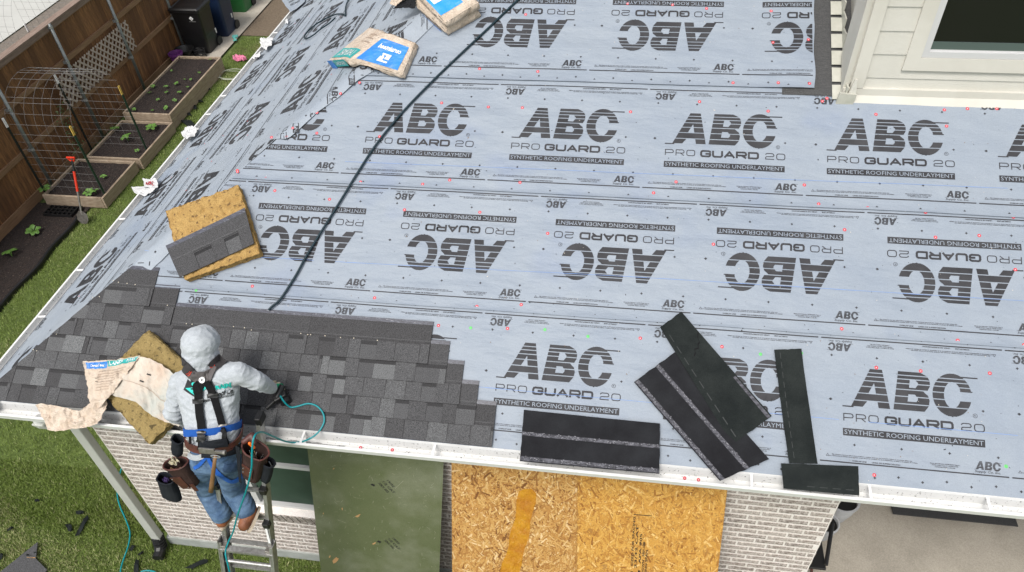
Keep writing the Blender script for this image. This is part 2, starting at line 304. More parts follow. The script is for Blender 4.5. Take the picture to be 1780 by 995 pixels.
# grass (nobody could count the blades)
def grass():
    regs = [(-9.15, -5.0, 3.9, 19, 210000, 1), (-9.2, -2.0, 1.9, 3.9, 130000, 0), (-2.0, 1.9, .8, 3.9, 60000, 0), (-9.2, -4.75, 3.6, 4.4, 30000, 0)]
    P = []
    for x0, x1, y0, y1, n, strip in regs:
        p = np.column_stack([rng.uniform(x0, x1, n), rng.uniform(y0, y1, n)])
        if strip:
            k = (p[:, 0] > -8.90) | (p[:, 1] < 9.4) | (p[:, 1] > 14.5); p = p[k]
            k = p[:, 0] < -4.8; p = p[k]
            lim = -5.35 - 0.32 * (p[:, 1] - 4.0); k = p[:, 0] < np.maximum(lim, -7.2); p = p[k]
            k = (p[:, 1] < 16.1) | (p[:, 0] > -8.6 + .32 * (p[:, 1] - 16.1)); p = p[k]
            k = (p[:, 0] > -9.22); p = p[k]
        else:
            k = ~((p[:, 0] > -4.9) & (p[:, 1] > 3.575)); p = p[k]
        P.append(p)
    p = np.vstack(P); n = len(p)
    pat = np.array([fbm(a * .9, b * .9) for a, b in p[::40]])
    pat = np.repeat(pat, 40)[:n]
    pn = np.array([noise.noise(Vector((a * 3.1, b * 3.1, 3))) for a, b in p])
    pd = np.array([noise.noise(Vector((a * .8, b * 1.1, 9))) for a, b in p])
    th = rng.uniform(0, 2 * np.pi, n); h = rng.uniform(.012, .036, n) * (1 + .5 * pn); w = rng.uniform(.0028, .0055, n)
    lean = rng.uniform(.2, 1.2, n); la = rng.uniform(0, 2 * np.pi, n)
    c, s = np.cos(th) * w, np.sin(th) * w
    V = np.zeros((n, 3, 3)); V[:, 0, 0] = p[:, 0] - c; V[:, 0, 1] = p[:, 1] - s; V[:, 1, 0] = p[:, 0] + c; V[:, 1, 1] = p[:, 1] + s
    V[:, 2, 0] = p[:, 0] + np.cos(la) * h * lean; V[:, 2, 1] = p[:, 1] + np.sin(la) * h * lean; V[:, 2, 2] = h; V[:, 0:2, 2] = -.01
    tone = np.clip(rng.normal(.38, .16, n) + .28 * pn, 0, .78)
    dry = (pd > .12) & (rng.random(n) < np.clip((pd - .08) * 1.8, 0, .7)); tone[dry] = rng.uniform(.72, 1, dry.sum())
    dry2 = rng.random(n) < .05; tone[dry2] = .9
    me = bpy.data.meshes.new('grass'); me.vertices.add(3 * n); me.vertices.foreach_set('co', V.reshape(-1))
    me.loops.add(3 * n); me.loops.foreach_set('vertex_index', np.arange(3 * n, dtype=np.int32))
    me.polygons.add(n); me.polygons.foreach_set('loop_start', np.arange(0, 3 * n, 3, dtype=np.int32)); me.polygons.foreach_set('loop_total', np.full(n, 3, dtype=np.int32))
    a = me.attributes.new('tone', 'FLOAT', 'FACE'); a.data.foreach_set('value', tone.astype(np.float32))
    me.update(calc_edges=True)
    o = link('grass', me, m_grass, kind='stuff'); o['label'] = 'short green lawn grass growing between the garden beds and the house'; o['category'] = 'grass'
grass()

# ================================================================== HOUSE
house = thing('brick_house', 'whitewashed brick house with its roof half stripped, blue grey underlayment and new dark shingles', 'house', (0, 3.6, 0))
WY = 3.6; WX0, WX1 = -4.72, 1.94
WIN = (-3.42, -2.05, 1.07, 2.42)
# wall core (mortar) with window opening
mb = MB()
for x0, x1, z0, z1 in ((WX0, WIN[0], .14, 2.95), (WIN[0], WIN[1], .14, WIN[2]), (WIN[0], WIN[1], WIN[3], 2.95), (WIN[1], WX1, .14, 2.95)):
    mb.box(((x0 + x1) / 2, WY + .06, (z0 + z1) / 2), (x1 - x0, .12, z1 - z0))
mb.box((WX0 + .06, 9.6, 1.545), (.12, 11.76, 2.81)); mb.box((WX1 - .06, 5.2, 1.545), (.12, 2.96, 2.81))
wall = obj('brick_wall', mb, m_mortar, house)
mb = MB(); mb.box((-1.39, WY + .045, .07), (6.72, .13, .139)); mb.box((WX0 + .04, 9.7, .07), (.13, 12.0, .139)); obj('foundation', mb, m_found, house)
# bricks
BL, BH = .254, .0762
protos = []
for k in range(8):
    b = MB(); L = BL - .020; hh = BH - .023; r = random.Random(k)
    pts = []
    nx = 5
    top = [hh / 2 + r.uniform(-.0035, .001) for _ in range(nx + 1)]; bot = [-hh / 2 + r.uniform(-.001, .0035) for _ in range(nx + 1)]
    xs = [-L / 2 + L * i / nx + (r.uniform(-.004, .004) if 0 < i < nx else r.uniform(-.003, .001) * (-1 if i else 1)) for i in range(nx + 1)]
    ol = [(xs[i], bot[i]) for i in range(nx + 1)] + [(xs[i], top[i]) for i in range(nx, -1, -1)]
    pr = r.uniform(.0015, .0045)
    b.prism([Vector((x, 0.006, z)) for x, z in ol][::-1], Vector((0, -pr - .007, 0)), tone=k / 7)
    me = b.mesh('brick'); me.materials.append(m_brick); protos.append(me)
stuff = MB(); cnt = 0
for row in range(36):
    z = .14 + BH * (row + .5)
    if z > 2.9: break
    off = (row % 2) * BL / 2 + .02 * math.sin(row * 2.3)
    x = WX0 + BL / 2 - off
    while x < WX1 + .1:
        a, c = x - BL / 2, x + BL / 2
        a2, c2 = max(a, WX0 + .004), min(c, WX1 - .002)
        if WIN[2] - .28 < z < WIN[3] + .02:
            if a2 < WIN[0] < c2: c2 = WIN[0]
            if a2 < WIN[1] < c2: a2 = WIN[1]
            if a2 >= WIN[0] - .01 and c2 <= WIN[1] + .01: x += BL; continue
        if c2 - a2 > .05:
            vis = ((x < -2.55 and z < 2.25) or (x > .93 and .95 < z < 2.3)) and cnt < 299
            if vis:
                o = link('brick', protos[random.randrange(8)], None, wall); cnt += 1
                o.location = Vector(((a2 + c2) / 2, WY + .001, z)) - wloc(wall); o.scale = ((c2 - a2 - .020) / (BL - .020), 1, 1)
            else:
                stuff.box(((a2 + c2) / 2, WY + .003, z), (c2 - a2 - .020, .012, BH - .023), tone=random.random())
        x += BL
# bricks round the patio-side return and the left flank, too far or hidden to pick apart
for row in range(36):
    z = .14 + BH * (row + .5)
    if z > 2.9: break
    for k in range(11): stuff.box((WX1 + .003, WY + .13 + (row % 2) * .12 + k * BL, z), (.012, BL - .013, BH - .013), tone=random.random())
    for k in range(30): stuff.box((WX0 - .003, WY + .13 + (row % 2) * .12 + k * BL, z), (.012, BL - .013, BH - .013), tone=random.random())
obj('brick_courses', stuff, m_brick, wall, kind='stuff')
sl = MB(); sl.box(((WIN[0] + WIN[1]) / 2, WY - .004, WIN[2] - .125), (WIN[1] - WIN[0] + .06, .085, .215), Matrix.Rotation(math.radians(14), 3, 'X')); obj('sill_mortar', sl, m_mortar, wall)
# rowlock sill: bricks on edge, sloping out
x = WIN[0] - .02
while x < WIN[1]:
    b = MB(); R = Matrix.Rotation(math.radians(14), 3, 'X')
    b.box((x + .038, WY - .0125, WIN[2] - .125), (.054 + random.uniform(-.004, .003), .090, .210), R, tone=random.random())
    obj('brick', b, m_brick, wall); x += BH
# window
win = MB()
x0, x1, z0, z1 = WIN
for c, d in ((((x0 + x1) / 2, WY + .04, z0 + .018), (x1 - x0, .09, .036)), (((x0 + x1) / 2, WY + .04, z1 - .03), (x1 - x0, .09, .06)),
             ((x0 + .03, WY + .04, (z0 + z1) / 2), (.06, .09, z1 - z0 - .12)), ((x1 - .03, WY + .04, (z0 + z1) / 2), (.06, .09, z1 - z0 - .12)),
             (((x0 + x1) / 2, WY + .03, 1.80), (x1 - x0 - .12, .05, .045))):
    win.box(c, d)
w = obj('window', win, m_winfr, house)
for zz0, zz1 in ((z0 + .04, 1.776), (1.824, z1 - .06)):
    b = MB(); b.box(((x0 + x1) / 2, WY + .05, (zz0 + zz1) / 2), (x1 - x0 - .13, .012, zz1 - zz0)); obj('pane', b, m_glassg, w)
    k = 0; z = zz0 + .02
    while z < zz1 - .03:
        b = MB(); b.box(((x0 + x1) / 2, WY + .037, z + .035), (x1 - x0 - .16, .006, .078), Matrix.Rotation(math.radians(-12), 3, 'X'))
        obj('blind_slat', b, m_blind, w); z += .088
# fascia, soffit
mb = MB(); mb.box((0, EY + .005, 3.02), (10.04, .022, .16)); mb.box((EX + .02, 12, 3.02), (.022, 17.6, .16)); obj('fascia', mb, m_gut, house)
mb = MB(); mb.box((0, (EY + WY) / 2 + .01, 2.945), (10.0, WY - EY - .03, .012)); mb.box(((EX + WX0) / 2 + .01, 12.2, 2.945), (WX0 - EX - .03, 17.2, .012)); obj('soffit', mb, m_trim, house)
# roof deck
mb = MB()
UE = 6.0; SE = 5.2; VE = 20.0
def hipu(s, extra=0): return EX + s * CA + extra
mb.grid(lambda a, b: (lambda s: RF(hipu(s) + (UE - hipu(s)) * a, s, -.012))(SE * b), 1, 1)
mb.grid(lambda a, b: (lambda s: LF(EY + s * CA + (VE - EY - s * CA) * a, s, -.012))(SE * b), 1, 1)
obj('roof_deck', mb, m_osb, house)
mb = MB(); mb.box((.5, EY + .001, EZ - .02), (11.0, .03, .022)); mb.box((EX + .001, 11.5, EZ - .02), (.03, 16.6, .022)); obj('drip_edge', mb, m_gut, house)

# wrinkle heights on the underlayment
def wr(u, s): 
    return max(0.0, .0055 + .0075 * noise.noise(Vector((u * 1.1, s * 3.0, 1.7))) + .0022 * noise.noise(Vector((u * 5 + s * 3, s * 6 - u * 2, 4.1))))
HIPA = (RF(hipu(1.0), 1.0) - RF(hipu(0.0), 0.0)).normalized(); HIP0 = Vector((EX, EY, EZ))
DIH = NL.cross(NF).dot(HIPA); HANG = math.asin(max(-1, min(1, DIH))) if NL.dot(NF) > 0 else math.pi - math.asin(DIH)
RH = Matrix.Rotation(HANG, 3, HIPA)
if (RH @ NL - NF).length > .01: RH = Matrix.Rotation(-HANG, 3, HIPA)

# ---- front slope sheets: bottom printed line b, top line b+.88
SH = [(-.012, .118, False, 1.49 - 1.245 * 6), (1.020, 1.112, True, -.655 - 1.245 * 4), (2.012, 2.110, False, -2.33 - 1.245 * 2), (3.032, 3.148, True, -.335 - 1.245 * 3)]
SHR = [UE, UE, UE, 1.495]
def shn(k): return .002 + .004 * k
fsheets = []
def shw(k, u, s): return shn(k) + wr(u, s) + (.014 * min(1, max(0, (u - 1.0) / .35)) if k == 3 else 0)
for k, (s0, b, inv, P0) in enumerate(SH):
    s1 = b + .975; mb = MB(); ur = SHR[k]
    ns = 34; 
    def fn(a, c, s0=s0, s1=s1, k=k, ur=ur):
        s = s0 + (s1 - s0) * c; l = hipu(max(s, 0), .0); u = l + (ur - l) * a
        if c == 0 and k: s += .006 * noise.noise(Vector((u * .8, k, 0)))
        if a == 1 and k == 3: u += .02 * noise.noise(Vector((s * 3, 5, 0))) - .02 * (1 - c)
        return RF(u, s, shw(k, u, s) + (.010 if c == 0 and k else 0))
    I = mb.grid(fn, int((ur + 5) * 22), ns)
    o = obj('underlayment_sheet', mb, m_sheet, house, smooth=True); fsheets.append(o)

# ================================================================== PRINT ON THE UNDERLAYMENT (flat print as thin faces)
def scan(polys, bands, nsub=3):
    out = []
    for y0, y1 in bands:
        for i in range(nsub):
            a = y0 + (y1 - y0) * i / nsub; b = y0 + (y1 - y0) * (i + 1) / nsub; m = (a + b) / 2; X = []
            for P in polys:
                for (xa, ya), (xb, yb) in zip(P, P[1:] + P[:1]):
                    if (ya <= m) != (yb <= m):
                        g = lambda y: xa + (xb - xa) * (min(max(y, min(ya, yb)), max(ya, yb)) - ya) / (yb - ya)
                        X.append((g(m), g(a), g(b)) if len(P) < 50 else (g(m),) * 3)
            X.sort()
            for p, q in zip(X[::2], X[1::2]): out.append([(p[1], a), (q[1], a), (q[2], b), (p[2], b)])
    return out
def ell(cx, cy, rx, ry, n=28, sl=0): return [(cx + rx * math.cos(2 * math.pi * k / n) + sl * ry * math.sin(2 * math.pi * k / n), cy + ry * math.sin(2 * math.pi * k / n)) for k in range(n)]
A_ = [[(.055, 0), (.13, 0), (.168, .05), (.238, .05), (.245, 0), (.322, 0), (.275, .283), (.193, .283)], [(.172, .098), (.230, .098), (.218, .185)]]
B_ = [[(.342, 0), (.50, 0), (.548, .012), (.578, .045), (.585, .09), (.575, .125), (.545, .147), (.575, .16), (.592, .19), (.592, .23), (.575, .263), (.53, .283), (.383, .283)],
      [(.452, .175), (.495, .175), (.512, .19), (.514, .208), (.50, .222), (.459, .222)], [(.437, .065), (.487, .065), (.508, .08), (.508, .102), (.49, .118), (.445, .118)]]
co = ell(.735, .142, .128, .152, 30, .03); ch = ell(.738, .142, .056, .092, 24, .03)
C_ = [[p for p in co], [p for p in ch]]
gaps = [.257, .229, .197, .155, .106, .053]
bands = []; y = -.012
for g in sorted(gaps): bands.append((y, g - .0036)); y = g + .0036
bands.append((y, .296))
quads = scan(A_, bands, 3) + scan(B_, bands, 3) + []
CB = scan([ell(.735, .142, .128, .152, 90, .03), ell(.738, .142, .056, .092, 60, .03)], bands, 14)
for q in CB:
    xl, xr = (q[0][0] + q[3][0]) / 2, (q[1][0] + q[2][0]) / 2
    if xr - xl < .004: continue
    cy = (q[0][1] + q[2][1]) / 2
    if .108 < cy < .172 and q[0][0] > .72: continue
    quads.append(q)
quads += [[(0, 0), (.075, 0), (.075, .0085), (0, .0085)], [(.735, .268), (.91, .268), (.91, .277), (.735, .277)], [(.79, .168), (.868, .168), (.872, .176), (.79, .176)]]
ABCQ = quads
def stroke(paths, w):
    out = []
    for P in paths:
        n = len(P)
        for i in range(n - 1):
            (xa, ya), (xb, yb) = P[i], P[i + 1]; dx, dy = xb - xa, yb - ya; L = math.hypot(dx, dy) or 1; ex, ey = dx / L * w * .35, dy / L * w * .35; px, py = -dy / L * w / 2, dx / L * w / 2
            out.append([(xa - ex + px, ya - ey + py), (xa - ex - px, ya - ey - py), (xb + ex - px, yb + ey - py), (xb + ex + px, yb + ey + py)])
    return out
def eurochar(c, w, h):
    r = .28 * min(w, h)
    def rr(x0, y0, x1, y1, r):   # rounded rectangle corner points, ccw from bottom-left
        return [(x0 + r, y0), (x1 - r, y0), (x1 - r * .3, y0 + r * .3), (x1, y0 + r), (x1, y1 - r), (x1 - r * .3, y1 - r * .3), (x1 - r, y1), (x0 + r, y1), (x0 + r * .3, y1 - r * .3), (x0, y1 - r), (x0, y0 + r), (x0 + r * .3, y0 + r * .3), (x0 + r, y0)]
    if c in 'O0': return [rr(0, 0, w, h, r)]
    if c == 'P': return [[(0, 0), (0, h), (w - r, h), (w - r * .3, h - r * .3), (w, h - r), (w, .42 * h + r * .6), (w - r * .3, .42 * h + .1 * r), (w - r, .42 * h), (0, .42 * h)]]
    if c == 'R': return [[(0, 0), (0, h), (w - r, h), (w - r * .3, h - r * .3), (w, h - r), (w, .42 * h + r * .6), (w - r * .3, .42 * h + .1 * r), (w - r, .42 * h), (0, .42 * h)], [(w * .55, .42 * h), (w * .96, 0)]]
    if c == 'D': return [[(0, 0), (0, h), (w - r, h), (w - r * .3, h - r * .3), (w, h - r), (w, r), (w - r * .3, r * .3), (w - r, 0), (0, 0)]]
    if c == 'U': return [[(0, h), (0, r), (r * .3, r * .3), (r, 0), (w - r, 0), (w - r * .3, r * .3), (w, r), (w, h)]]
    if c == 'A': return [[(0, 0), (w * .5, h), (w, 0)], [(w * .2, .3 * h), (w * .8, .3 * h)]]
    if c == 'G': return [[(w, h * .8), (w - r * .3, h - r * .3), (w - r, h), (r, h), (r * .3, h - r * .3), (0, h - r), (0, r), (r * .3, r * .3), (r, 0), (w - r, 0), (w - r * .3, r * .3), (w, r), (w, .48 * h), (w * .55, .48 * h)]]
    if c == '2': return [[(0, h * .8), (r * .3, h - r * .3), (r, h), (w - r, h), (w - r * .3, h - r * .3), (w, h - r), (w, .6 * h), (w - r * .5, .47 * h), (r * .5, .42 * h), (0, .3 * h), (0, 0), (w, 0)]]
def euro(txt, x0, y0, w, h, gap, t):
    out = []; x = x0
    for c in txt:
        out += [[(p[0] + x, p[1] + y0) for p in q] for q in stroke(eurochar(c, w, h), t)]; x += w + gap
    return out
_tc = {}
def textquads(txt, w=None, h=None, bold=0.0, shear=0.0, spacing=1.0, n=None):
    key = (txt, bold, shear, spacing)
    if key not in _tc:
        c = bpy.data.curves.new('t', 'FONT'); c.body = txt; c.size = 1; c.resolution_u = 2; c.offset = bold; c.shear = shear; c.space_character = spacing
        o = bpy.data.objects.new('t', c); COL.objects.link(o); bpy.context.view_layer.update()
        me = o.evaluated_get(bpy.context.evaluated_depsgraph_get()).to_mesh()
        V = [(v.co.x, v.co.y) for v in me.vertices]; F = [tuple(p.vertices) for p in me.polygons]
        o.to_mesh_clear() if hasattr(o, 'to_mesh_clear') else None
        bpy.data.objects.remove(o); bpy.data.curves.remove(c)
        xs = [v[0] for v in V]; ys = [v[1] for v in V]; _tc[key] = (V, F, min(xs), max(xs), min(ys), max(ys))
    V, F, a, b, c0, d = _tc[key]
    kx = (w / (b - a)) if w else h / (d - c0); ky = (h / (d - c0)) if h else kx
    return [[((V[i][0] - a) * kx, (V[i][1] - c0) * ky) for i in f] for f in F]
def chop(quads, L=.03):
    out = []
    for q in quads:
        xs = [p[0] for p in q]
        if len(q) == 4 and max(xs) - min(xs) > L * 1.5:
            n = int((max(xs) - min(xs)) / L) + 1; a, b, c, d = q; K = lambda P, Q, f: (P[0] + (Q[0] - P[0]) * f, P[1] + (Q[1] - P[1]) * f)
            for i in range(n): out.append([K(a, b, i / n), K(a, b, (i + 1) / n), K(d, c, (i + 1) / n), K(d, c, i / n)])
        else: out.append(q)
    return out
def sh(q, dx, dy): return [[(p[0] + dx, p[1] + dy) for p in f] for f in q]
def rot180(q, cx2, cy2): return [[(cx2 - p[0], cy2 - p[1]) for p in f] for f in q]
# large logo: origin = left end, y measured from bottom printed line b (y0)
BIG_D = sh(ABCQ, 0, .389) + euro('PRO', .008, .292, .062, .048, .022, .0065) + euro('GUARD', .288, .292, .070, .046, .022, .0150) + euro('20', .785, .292, .062, .048, .022, .0065) \
    + chop([[(0, .186), (.93, .186), (.93, .238), (0, .238)]]) + stroke([ell(.878, .398, .014, .014, 12) + [(.892, .398)]], .0025) + sh(textquads('R', h=.013), .873, .392)
BIG_L = sh(textquads('SYNTHETIC ROOFING UNDERLAYMENT', .91, .032), .010, .197)
SMALL = [[(p[0] * .2, p[1] * .2) for p in f] for f in sh(ABCQ, 0, 0)]
TINY1 = 'Slip resistance may vary with surface conditions, weather, footwear and roof pitch. Failure to use proper safety gear'
TINY2 = 'La resistencia al deslizamiento puede variar segun las condiciones de la superficie, el clima y el calzado de trabajo'
def strip_quads():
    q = sh(SMALL, 1.015, .034) + sh(textquads('Supply Co. Inc.', .165, .020, bold=.01, shear=.25), 1.020, .010)
    q += [[(0.01, -.0042), (1.235, -.0042), (1.235, .0042), (0.01, .0042)]]
    q += stroke([[(.052, .036), (.062, .052), (.072, .036), (.052, .036)]], .0025)
    q += sh(textquads(TINY1, .53, .0085, bold=.03), .09, .044) + sh(textquads(TINY2, .58, .0085, bold=.03), .075, .034)
    q += sh(textquads('OVERLAP LINE', .095, .0095, bold=.03), .225, .010) + sh(textquads('LINEA DE SUPERPOSICION', .185, .0095, bold=.03), .355, .010)
    q += sh(textquads('Meets the Following: ASTM D226 Type II,', .19, .0085, bold=.03), .735, .044) + sh(textquads('ASTM D4869 Type IV, ASTM D1970', .17, .0085, bold=.03), .745, .033) + sh(textquads('CAN/CSA A220.1, ICC-ES', .13, .0085, bold=.03), .765, .022)
    return chop(q)
STRIP = strip_quads()
def plus(x, y, t=.003, l=.0085): return [[(x - l, y - t), (x + l, y - t), (x + l, y + t), (x - l, y + t)], [(x - t, y - l), (x + t, y - l), (x + t, y + l), (x - t, y + l)]]
PL = []
for k in range(4): PL += plus(.245 + .311 * k - .002, .125) + plus(.09 + .311 * k, .435 if k % 4 in (0,) else .435) if k in (0,) else plus(.243 + .311 * k, .125)
for k in range(4): PL += plus(.10 + .311 * k, .755)
PL += plus(.085, .435) + plus(1.10, .435)
for k in range(8): PL += plus(.06 + .1556 * k, -.087 + (.018 if k % 2 else 0)) + plus(.13 + .1556 * k, .88 + .07 + (.018 if k % 2 else 0))
PAT = STRIP + PL
PAT_T = rot180(STRIP, 1.263, .88)
def clipmesh(me, co, no):
    bm = bmesh.new(); bm.from_mesh(me); g = bm.verts[:] + bm.edges[:] + bm.faces[:]
    bmesh.ops.bisect_plane(bm, geom=g, plane_co=co, plane_no=no, clear_outer=True, dist=1e-6); bm.to_mesh(me); ok = len(bm.faces) > 0; bm.free(); me.update(); return ok
def place(name, quads, mapf, parent, mat, clips=()):
    mb = MB()
    for f in quads:
        mb.poly([mapf(*p) for p in f])
    me = mb.mesh(name, wloc(parent)); 
    for co, no in clips:
        if not clipmesh(me, Vector(co) - wloc(parent), no): return None
    return link(name, me, mat, parent)
HN_F = HIPA.cross(NF); HN_F = HN_F if HN_F.x < 0 else -HN_F       # in-plane, pointing beyond the hip (left)
for k, (s0, b, inv, P0) in enumerate(SH):
    par = fsheets[k]
    for t in range(9):
        p0 = P0 + 1.245 * t
        if p0 > 3.4 or p0 + 1.3 < EX + b * .8: continue
        if p0 > SHR[k]: continue
        mp = lambda x, y, p0=p0, b=b, k=k: RF(p0 + x, b + y, shw(k, p0 + x, b + y) + .0020)
        mp2 = lambda x, y, p0=p0, b=b, k=k: RF(p0 + x, b + y, shw(k, p0 + x, b + y) + .0029)
        clips = []
        if p0 < hipu(b + .95) + .1: clips.append((HIP0 - HN_F * .0, HN_F))
        if k == 3 and p0 + 1.3 > 1.47: clips.append(((1.470, 0, 0), (1, 0, 0)))
        big = sh(BIG_D, .168, 0); bl = sh(BIG_L, .168, 0)
        if inv: big = rot180(big, 1.263, .88); bl = rot180(bl, 1.263, .88)
        place('printed_logo', big, mp, par, m_ink, clips); place('printed_lettering', bl, mp2, par, m_sheet, clips)
        place('printed_strip', PAT + (PAT_T if k == 0 or True else []), mp, par, m_ink, clips)
# specks of granules, splinters and tar on the sheets
m = MB(); r = random.Random(12)
for _ in range(900):
    s = abs(r.gauss(0, 1.6)) if r.random() < .6 else r.uniform(0, 3.9); u = r.uniform(hipu(s) + .1, 3.2); k = max(i for i in range(4) if s > SH[i][0] or i == 0)
    if s > 3.9 or (k == 3 and u > 1.42): continue
    a = r.uniform(0, 3.1); l = r.uniform(.0012, .0045) * (2 if r.random() < .04 else 1); w = l * r.uniform(.2, .8); P = [(-l, -w), (l, -w * .6), (l * .8, w), (-l * .7, w * .8)]
    m.poly([RF(u + x * math.cos(a) - y * math.sin(a), s + x * math.sin(a) + y * math.cos(a), shw(k, u, s) + .0028) for x, y in P], tone=r.choice([0, 0, 0, .5, 1]))
obj('debris_specks', m, M('specks', (0, 0, 0), .9, tonecols=[(.03, .03, .03), (.20, .12, .06), (.60, .55, .48)]), fsheets[1], kind='stuff')
# chalk lines
for k, pts in ((0, [(-1.0, .425), (2.9, .405)]), (1, [(-3.9, 1.325), (-2.1, 1.335), (.1, 1.365), (3.0, 1.372)]), (2, [(-2.3, 2.215), (3.0, 2.245)])):
    mb = MB()
    P = []
    for (a, b2), (c, d) in zip(pts, pts[1:]):
        n = 40
        for i in range(n): P.append((a + (c - a) * i / n, b2 + (d - b2) * i / n))
    for (a, b2), (c, d) in zip(P, P[1:]):
        w = .0012 + .0012 * abs(noise.noise(Vector((a * 4, 7, k))))
        if noise.noise(Vector((a * 1.5, 2, k))) < -.35: continue
        mb.poly([RF(a, b2 - w, shn(k) + wr(a, b2) + .0036), RF(c, d - w, shn(k) + wr(c, d) + .0036), RF(c, d + w, shn(k) + wr(c, d) + .0036), RF(a, b2 + w, shn(k) + wr(a, b2) + .0036)])
    obj('chalk_line', mb, m_chalk, fsheets[k])

# ---- left slope sheets (with flaps folded over the hip)
# sheet frame: x' runs along -Y (reader stands at the left eave), y' up the slope
flap_px = [(120, 556), (205, 456), (273, 462), (293, 441), (340, 395), (394, 315.5), (409.6, 307.8), (471.5, 246), (482.5, 238), (494.7, 243.7), (506.8, 239), (551, 197), (591, 168.5), (620, 142), (642, 129), (690, 100), (722, 76), (754, 44), (800, 4), (830, -25)]
FP = [rpx(x, y, .02) for x, y in flap_px]
def flap_w(t):       # t = along-hip coordinate (s on front slope of hip point) ; flap edge distance, from polyline
    best = .15
    for (ua, sa), (ub, sb) in zip(FP, FP[1:]):
        # distance perpendicular to hip in front plane
        pa, pb = RF(ua, sa) - HIP0, RF(ub, sb) - HIP0
        ta, tb = pa.dot(HIPA), pb.dot(HIPA)
        if min(ta, tb) <= t <= max(ta, tb) and abs(tb - ta) > 1e-5:
            return max(.004, (-(pa + (pb - pa) * (t - ta) / (tb - ta)).dot(HN_F)))
    return best
HN_L = HIPA.cross(NL); HN_L = HN_L if HN_L.x > 0 else -HN_L       # in left plane, pointing beyond the hip (towards the front slope)
def fold(p, n):
    """left-plane point (no thickness) -> on left plane, or folded over the hip on to the front slope; n = height over deck"""
    d = (p - HIP0).dot(HN_L)
    if d <= 0: return p + NL * n
    q = HIP0 + RH @ (p - HIP0)
    bl = min(1, d / .05)
    nn = (NL * (1 - bl) + NF * bl).normalized()
    return q + nn * (n + .010 * min(1, d / .03))
LSH = [(-.012, .0), (.87, .96), (1.80, 1.90), (2.74, 2.84)]
LINV = [True, False, True, False]; LP0 = [3.97 - 1.245 * 2 - .168, 5.60 - 1.245 * 3, 5.50 - 1.245 * 3, 6.7 - 1.245 * 3]
lsheets = []
for k, (s0, b) in enumerate(LSH):
    s1 = b + 1.0 if k < 3 else 4.6
    mb = MB(); ns = 26 if k < 3 else 40; nv = 220
    V = []; rows = []
    for j in range(ns + 1):
        s = s0 + (s1 - s0) * j / ns
        p_h = LF(EY + s * CA, s); t = (p_h - HIP0).dot(HIPA)
        # near end: extend beyond the hip in -Y by the flap
        w = flap_w(t); ext = w / math.sin(math.acos(max(-1, min(1, abs(HIPA.y)))))
        y0 = EY + s * CA
        # direction -Y decomposes into along-hip and beyond-hip parts, so iterate once for the flap width at its true place
        for _ in range(4):
            pe = LF(y0 - ext, s) - HIP0; te = pe.dot(HIPA); w = flap_w(te); d = pe.dot(HN_L)
            ext *= max(.3, min(3, w / max(d, 1e-3)))
        row = []
        N1 = 14
        for i in range(N1): row.append(y0 - ext * (1 - i / N1))
        for i in range(nv + 1): row.append(y0 + (VE - y0) * (i / nv) ** 1.15)
        rows.append([mb.addv(fold(LF(v, s), .002 + .004 * k + wr(v + 3, s + 7) + (.006 if j == 0 and k else 0))) for v in row])
    for r0, r1 in zip(rows, rows[1:]):
        for i in range(len(r0) - 1): mb.face((r0[i + 1], r0[i], r1[i], r1[i + 1]))
    o = obj('underlayment_sheet', mb, m_sheetL, house, smooth=True); lsheets.append(o)
def subdiv(quads, L=.05):
    return quads
for k, (s0, b) in enumerate(LSH):
    par = lsheets[k]
    for t in range(12):
        v0 = LP0[k] + 1.245 * t              # pattern start measured along +Y for the reading direction of inverted tiles
        if v0 > 12.5: continue
        if v0 + 1.3 < EY + b * .8 - .5: continue
        big = sh(BIG_D, .168, 0); bl = sh(BIG_L, .168, 0)
        if LINV[k]: big = rot180(big, 1.263, .88); bl = rot180(bl, 1.263, .88)
        def mk(off, v0=v0, b=b, k=k):
            def f(x, y):
                v = v0 + 1.263 - x; s = b + y
                return fold(LF(v, s), .002 + .004 * k + wr(v + 3, s + 7) + off)
            return f
        near = v0 < EY + (b + 1.0) * CA + .4
        def inside(q):
            c = [sum(p[i] for p in q) / len(q) for i in (0, 1)]; p = LF(v0 + 1.263 - c[0], b + c[1]) - HIP0; d = p.dot(HN_L)
            return b + c[1] > -.005 and b + c[1] < (b + .99) and (d < 0 or d < flap_w(p.dot(HIPA)) - .006)
        def fine(qs):
            if not near: return [q for q in qs if inside(q)]
            out = []
            for q in qs:
                xs = [p[0] for p in q]
                if len(q) == 4 and max(xs) - min(xs) > .05:
                    n = int((max(xs) - min(xs)) / .04) + 1; a, bq, c, d = q
                    for i in range(n):
                        f0, f1 = i / n, (i + 1) / n
                        L_ = lambda P, Q, f: (P[0] + (Q[0] - P[0]) * f, P[1] + (Q[1] - P[1]) * f)
                        out.append([L_(a, bq, f0), L_(a, bq, f1), L_(d, c, f1), L_(d, c, f0)])
                else: out.append(q)
            return [q for q in out if inside(q)]
        for nm, qs, m_, off in (('printed_logo', big, m_ink, .0012), ('printed_lettering', bl, m_sheetL, .0019), ('printed_strip', PAT + PAT_T, m_ink, .0012)):
            qs = fine(qs)
            if qs: place(nm, qs, mk(off + .0008), par, m_)

